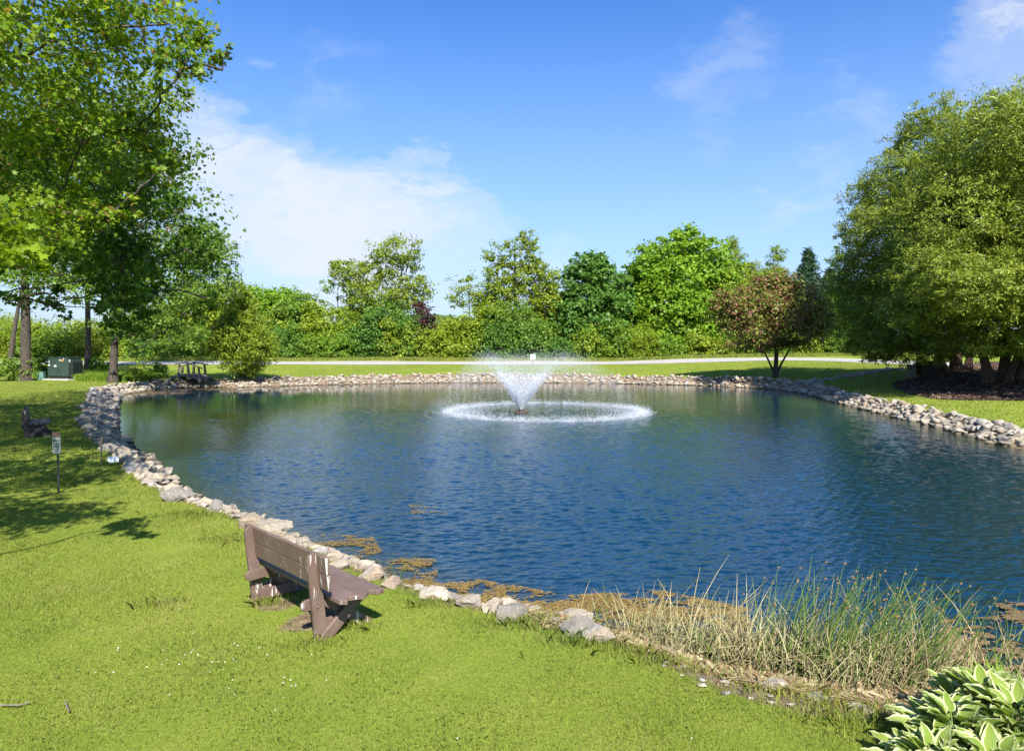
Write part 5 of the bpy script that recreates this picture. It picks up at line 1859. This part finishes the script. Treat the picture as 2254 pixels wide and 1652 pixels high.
bm = bmesh.new()
nb = 22
for i in range(nb):
    x = -HLb + (i + .5) * 2 * HLb / nb
    sl = math.atan2(-.84 * x / HLb ** 2, 1)
    box_bm(bm, (2 * HLb / nb - .012, 1.5, .06), (x, 0, arch(x)), Matrix.Rotation(-sl, 4, 'Y'), .008)
bm_obj('deck', bm, M_log, root)
for sy in (-1, 1):
    a = Acc()
    xx = np.linspace(-HLb, HLb, 12)
    v, q = tube(np.stack([xx, np.full(12, sy * .68), arch(xx) - .14], 1), [.12] * 12, 8)
    a.add(v, q); a.build('side_log', M_log, root, True)
    tops_ = []
    for x in (-HLb * .92, -HLb * .18, HLb * .55) if sy > 0 else (-HLb * .35, HLb * .25, HLb * .93):
        zb = arch(x) - .35
        zt = arch(x) + .92
        a = Acc()
        v, q = tube([(x, sy * .75, zb), (x - .03, sy * .75, (zb + zt) / 2), (x - .12 * (1 if x > 0 else -.4), sy * .75, zt)], [.13, .11, .085], 8)
        a.add(v, q)
        vv, qq = tube([(x - .12 * (1 if x > 0 else -.4), sy * .75, zt - .001), (x - .12 * (1 if x > 0 else -.4), sy * .75, zt + .002)], [.085, .001], 8)
        a.add(vv, qq)
        a.build('post', M_log, root, True)
        tops_.append(np.array([x - .1, sy * .75, zt + .03]))
    a = Acc()
    for p_, q_ in zip([tops_[0] + [-.35, 0, -.12]] + tops_, tops_ + [tops_[-1] + [.35, 0, -.12]]):
        v, q = tube(bez(p_, (p_ + q_) / 2 + [0, 0, .05], q_, 5), [.06, .055, .05, .055, .05], 6)
        a.add(v, q)
    a.build('rail', M_log, root, True)

# low timber footbridge wall and stone pier beside the cedars
b = on_ground(2006, 832)
kk = b[1] / F
root = empty('stone_pier', b, .1)
tag(root, 'short mossy stone pier at the tip of the mulch bed', 'pier')
M_pier = rough_mat('mossy_stone', (.06, .07, .05), (.20, .20, .17), 5, .9, .7, (1, 1, 1), (.26, .25, .15), .04)
bm = bmesh.new()
for j in range(4):
    box_bm(bm, (14 * kk * random.uniform(.92, 1.05), .45, 7 * kk), (random.uniform(-.02, .02), 0, (j + .5) * 7.3 * kk), None, .03)
bm_obj('stone_block', bm, M_pier, root)
b = on_ground(2040, 826)
root = empty('planter_box', b, .05)
tag(root, 'dark timber planter box with a low shrub right of the stone pier', 'planter')
M_timb = rough_mat('dark_timber', (.020, .016, .012), (.06, .045, .03), 6, .8, .5, (1, 6, 6))
bm = bmesh.new()
for j in range(4):
    box_bm(bm, (44 * kk, .9, 5.2 * kk), (0, 0, (j + .5) * 5.5 * kk), None, .015)
bm_obj('timber_box', bm, M_timb, root)
rng = np.random.default_rng(4)
n = 1500
P = np.stack([rng.uniform(-.5, .5, n) * 44 * kk, rng.uniform(-.5, .5, n) * .9, 22 * kk + np.abs(rng.normal(0, .14, n))], 1)
v, f = leaves(P, rng.normal(0, .5, (n, 3)), .10, 'kite', .6, 0, rng)
mesh_np('foliage', v, [f], G_deep, root)
# thin marker pole beyond the planter
b = on_ground(2022, 812)
bm = bmesh.new()
bmesh.ops.create_cone(bm, cap_ends=True, segments=8, radius1=.035, radius2=.03, depth=2.2, matrix=Matrix.Translation((0, 0, 1.05)))
bmesh.ops.create_cone(bm, cap_ends=True, segments=8, radius1=.05, radius2=.035, depth=.1, matrix=Matrix.Translation((0, 0, .05)))
o = bm_obj('pole', bm, plain_mat('pole_dark', (.03, .03, .03), .5))
o.location = b
tag(o, 'thin dark pole standing behind the planter box under the cedar', 'pole')

# ------------------------------------------------------------------ fountain
def drop_material(name, alpha):
    m, n, l, out = new_mat(name)
    p = N(n, 'ShaderNodeBsdfPrincipled', inp={'Base Color': (.93, .95, .97, 1), 'Roughness': .25, 'Specular IOR Level': .6})
    tl = N(n, 'ShaderNodeBsdfTranslucent', inp={'Color': (.85, .9, .95, 1)})
    m1 = N(n, 'ShaderNodeMixShader', inp={0: .45}); l.new(p.outputs[0], m1.inputs[1]); l.new(tl.outputs[0], m1.inputs[2])
    t = n.new('ShaderNodeBsdfTransparent')
    mx = N(n, 'ShaderNodeMixShader', inp={0: alpha})
    l.new(t.outputs[0], mx.inputs[1]); l.new(m1.outputs[0], mx.inputs[2])
    l.new(mx.outputs[0], out.inputs[0])
    return m


M_drop = drop_material('spray_drops', .8)
OCT = np.array([[1, 0, 0], [-1, 0, 0], [0, 1, 0], [0, -1, 0], [0, 0, 1], [0, 0, -1]], float)
OF = np.array([[0, 2, 4], [2, 1, 4], [1, 3, 4], [3, 0, 4], [2, 0, 5], [1, 2, 5], [3, 1, 5], [0, 3, 5]])


def drops(P, r, parent, name, stretch=None, mat=None):
    n = len(P)
    sc = np.ones((n, 3)) if stretch is None else stretch
    V = P[:, None, :] + OCT[None] * (r[:, None] * sc)[:, None, :]
    f = (np.arange(n)[:, None, None] * 6 + OF[None]).reshape(-1, 3)
    o = mesh_np(name, V.reshape(-1, 3), [f], mat or M_drop, parent)
    return o


M_foam = drop_material('foam_drops', .29)
fp = atz(1147, 906, WATER)
root = empty('fountain', fp)
tag(root, 'floating aerator fountain throwing a cone of spray in the middle of the pond', 'fountain')
rf = np.random.default_rng(12)
RNG = 5.25
n = 60000
phi = rf.random(n) * 2 * math.pi
tan = rf.normal(1.95, .20, n)
Rg = RNG * (1 + rf.normal(0, .06, n))
t = rf.random(n) ** 1.5
r = Rg * t
tm = .40
zp = 2.60 * (tan / 1.95) * np.where(t < tm, 1 - np.abs(1 - t / tm) ** 1.45, 1 - ((t - tm) / (1 - tm)) ** 2)
sp = .010 + .17 * t
wind = 1.15 * t ** 1.6
P = np.stack([r * np.cos(phi) + wind, r * np.sin(phi), zp + .10], 1) + rf.normal(0, 1, (n, 3)) * sp[:, None]
P[:, 2] = np.maximum(P[:, 2], .01)
rad = (.0110 - .0040 * np.clip(t * 3.0, 0, 1)) * rf.uniform(.6, 1.3, n)
st = np.ones((n, 3)); st[:, 2] = 1.6
o = drops(P, rad, root, 'spray', st, drop_material('mist_drops', .5)); o['kind'] = 'stuff'
# dense core just above the nozzle
n = 4500
phi = rf.random(n) * 2 * math.pi; t = rf.random(n) ** 1.5 * .30
r = .05 + RNG * t * rf.uniform(.5, 1.0, n)
P = np.stack([r * np.cos(phi), r * np.sin(phi), 2.45 * (1 - (1 - t / .45) ** 1.45) + .06], 1)
o = drops(P, .018 * rf.uniform(.6, 1.3, n), root, 'jet'); o['kind'] = 'stuff'
# where the water falls back: ring of splash
n = 34000
phi = rf.random(n) * 2 * math.pi
rr4 = RNG + np.where(rf.random(n) < .6, rf.normal(-.10, .24, n), -np.abs(rf.normal(0, .8, n)))
P = np.stack([rr4 * np.cos(phi) + 1.3, rr4 * np.sin(phi), np.abs(rf.normal(0, .11, n)) + .01], 1)
keep = vnoise(P[:, 0] + 20, P[:, 1] + 20, 2.2) + .30 * rf.normal(0, 1, n) > .52
P = P[keep]; n = len(P)
o = drops(P, .021 * rf.uniform(.4, 1.3, n), root, 'splash_ring', None, M_foam); o['kind'] = 'stuff'
# float collar and nozzle
M_float = plain_mat('float_brown', (.10, .06, .04), .6)
bm = bmesh.new()
for k in range(10):
    a0 = k * 2 * math.pi / 10
    box_bm(bm, (.22, .12, .09), (.34 * math.cos(a0), .34 * math.sin(a0), .02), Matrix.Rotation(a0 + math.pi / 2, 4, 'Z'), .04)
bm_obj('float', bm, M_float, root, True)
bm = bmesh.new()
bmesh.ops.create_cone(bm, cap_ends=True, segments=16, radius1=.18, radius2=.09, depth=.22, matrix=Matrix.Translation((0, 0, .06)))
bm_obj('nozzle', bm, M_cab2, root, True)
simple('float_light', (.12, .10, .12), (-.60, 0, .07), M_cab2, root, .02)

print('leaves', NLEAF)

# mulch chips and fallen needles strewn over the bed
M_chip = leaf_mat('mulch_chips', (.035, .020, .014), (.16, .10, .07), .02, .7, (1, 1, 1), .9, (.2, (.26, .18, .12)), gain=1.0)
rc = np.random.default_rng(3)
lo, hi = mulch_poly.min(0), mulch_poly.max(0)
P = rc.uniform(lo, hi, (60000, 2)); P = P[inside(mulch_poly, P[:, 0], P[:, 1])]
z = ground(P[:, 0], P[:, 1])[0] + .05
n = len(P); ang = rc.random(n) * 6.28
d = np.stack([np.cos(ang), np.sin(ang), rc.normal(0, .3, n)], 1); sd = np.stack([-np.sin(ang), np.cos(ang), rc.normal(0, .5, n)], 1)
L_ = rc.uniform(.03, .10, n)[:, None]; W_ = rc.uniform(.012, .035, n)[:, None]
pos = np.column_stack([P, z + rc.uniform(0, .04, n)])
V = np.stack([pos - d * L_ - sd * W_, pos + d * L_ - sd * W_, pos + d * L_ + sd * W_, pos - d * L_ + sd * W_], 1).reshape(-1, 3)
o = mesh_np('mulch_chips', V, [np.arange(n * 4).reshape(-1, 4)], M_chip)
tag(o, 'dark bark chips strewn under the big cedars', 'mulch', kind='stuff')
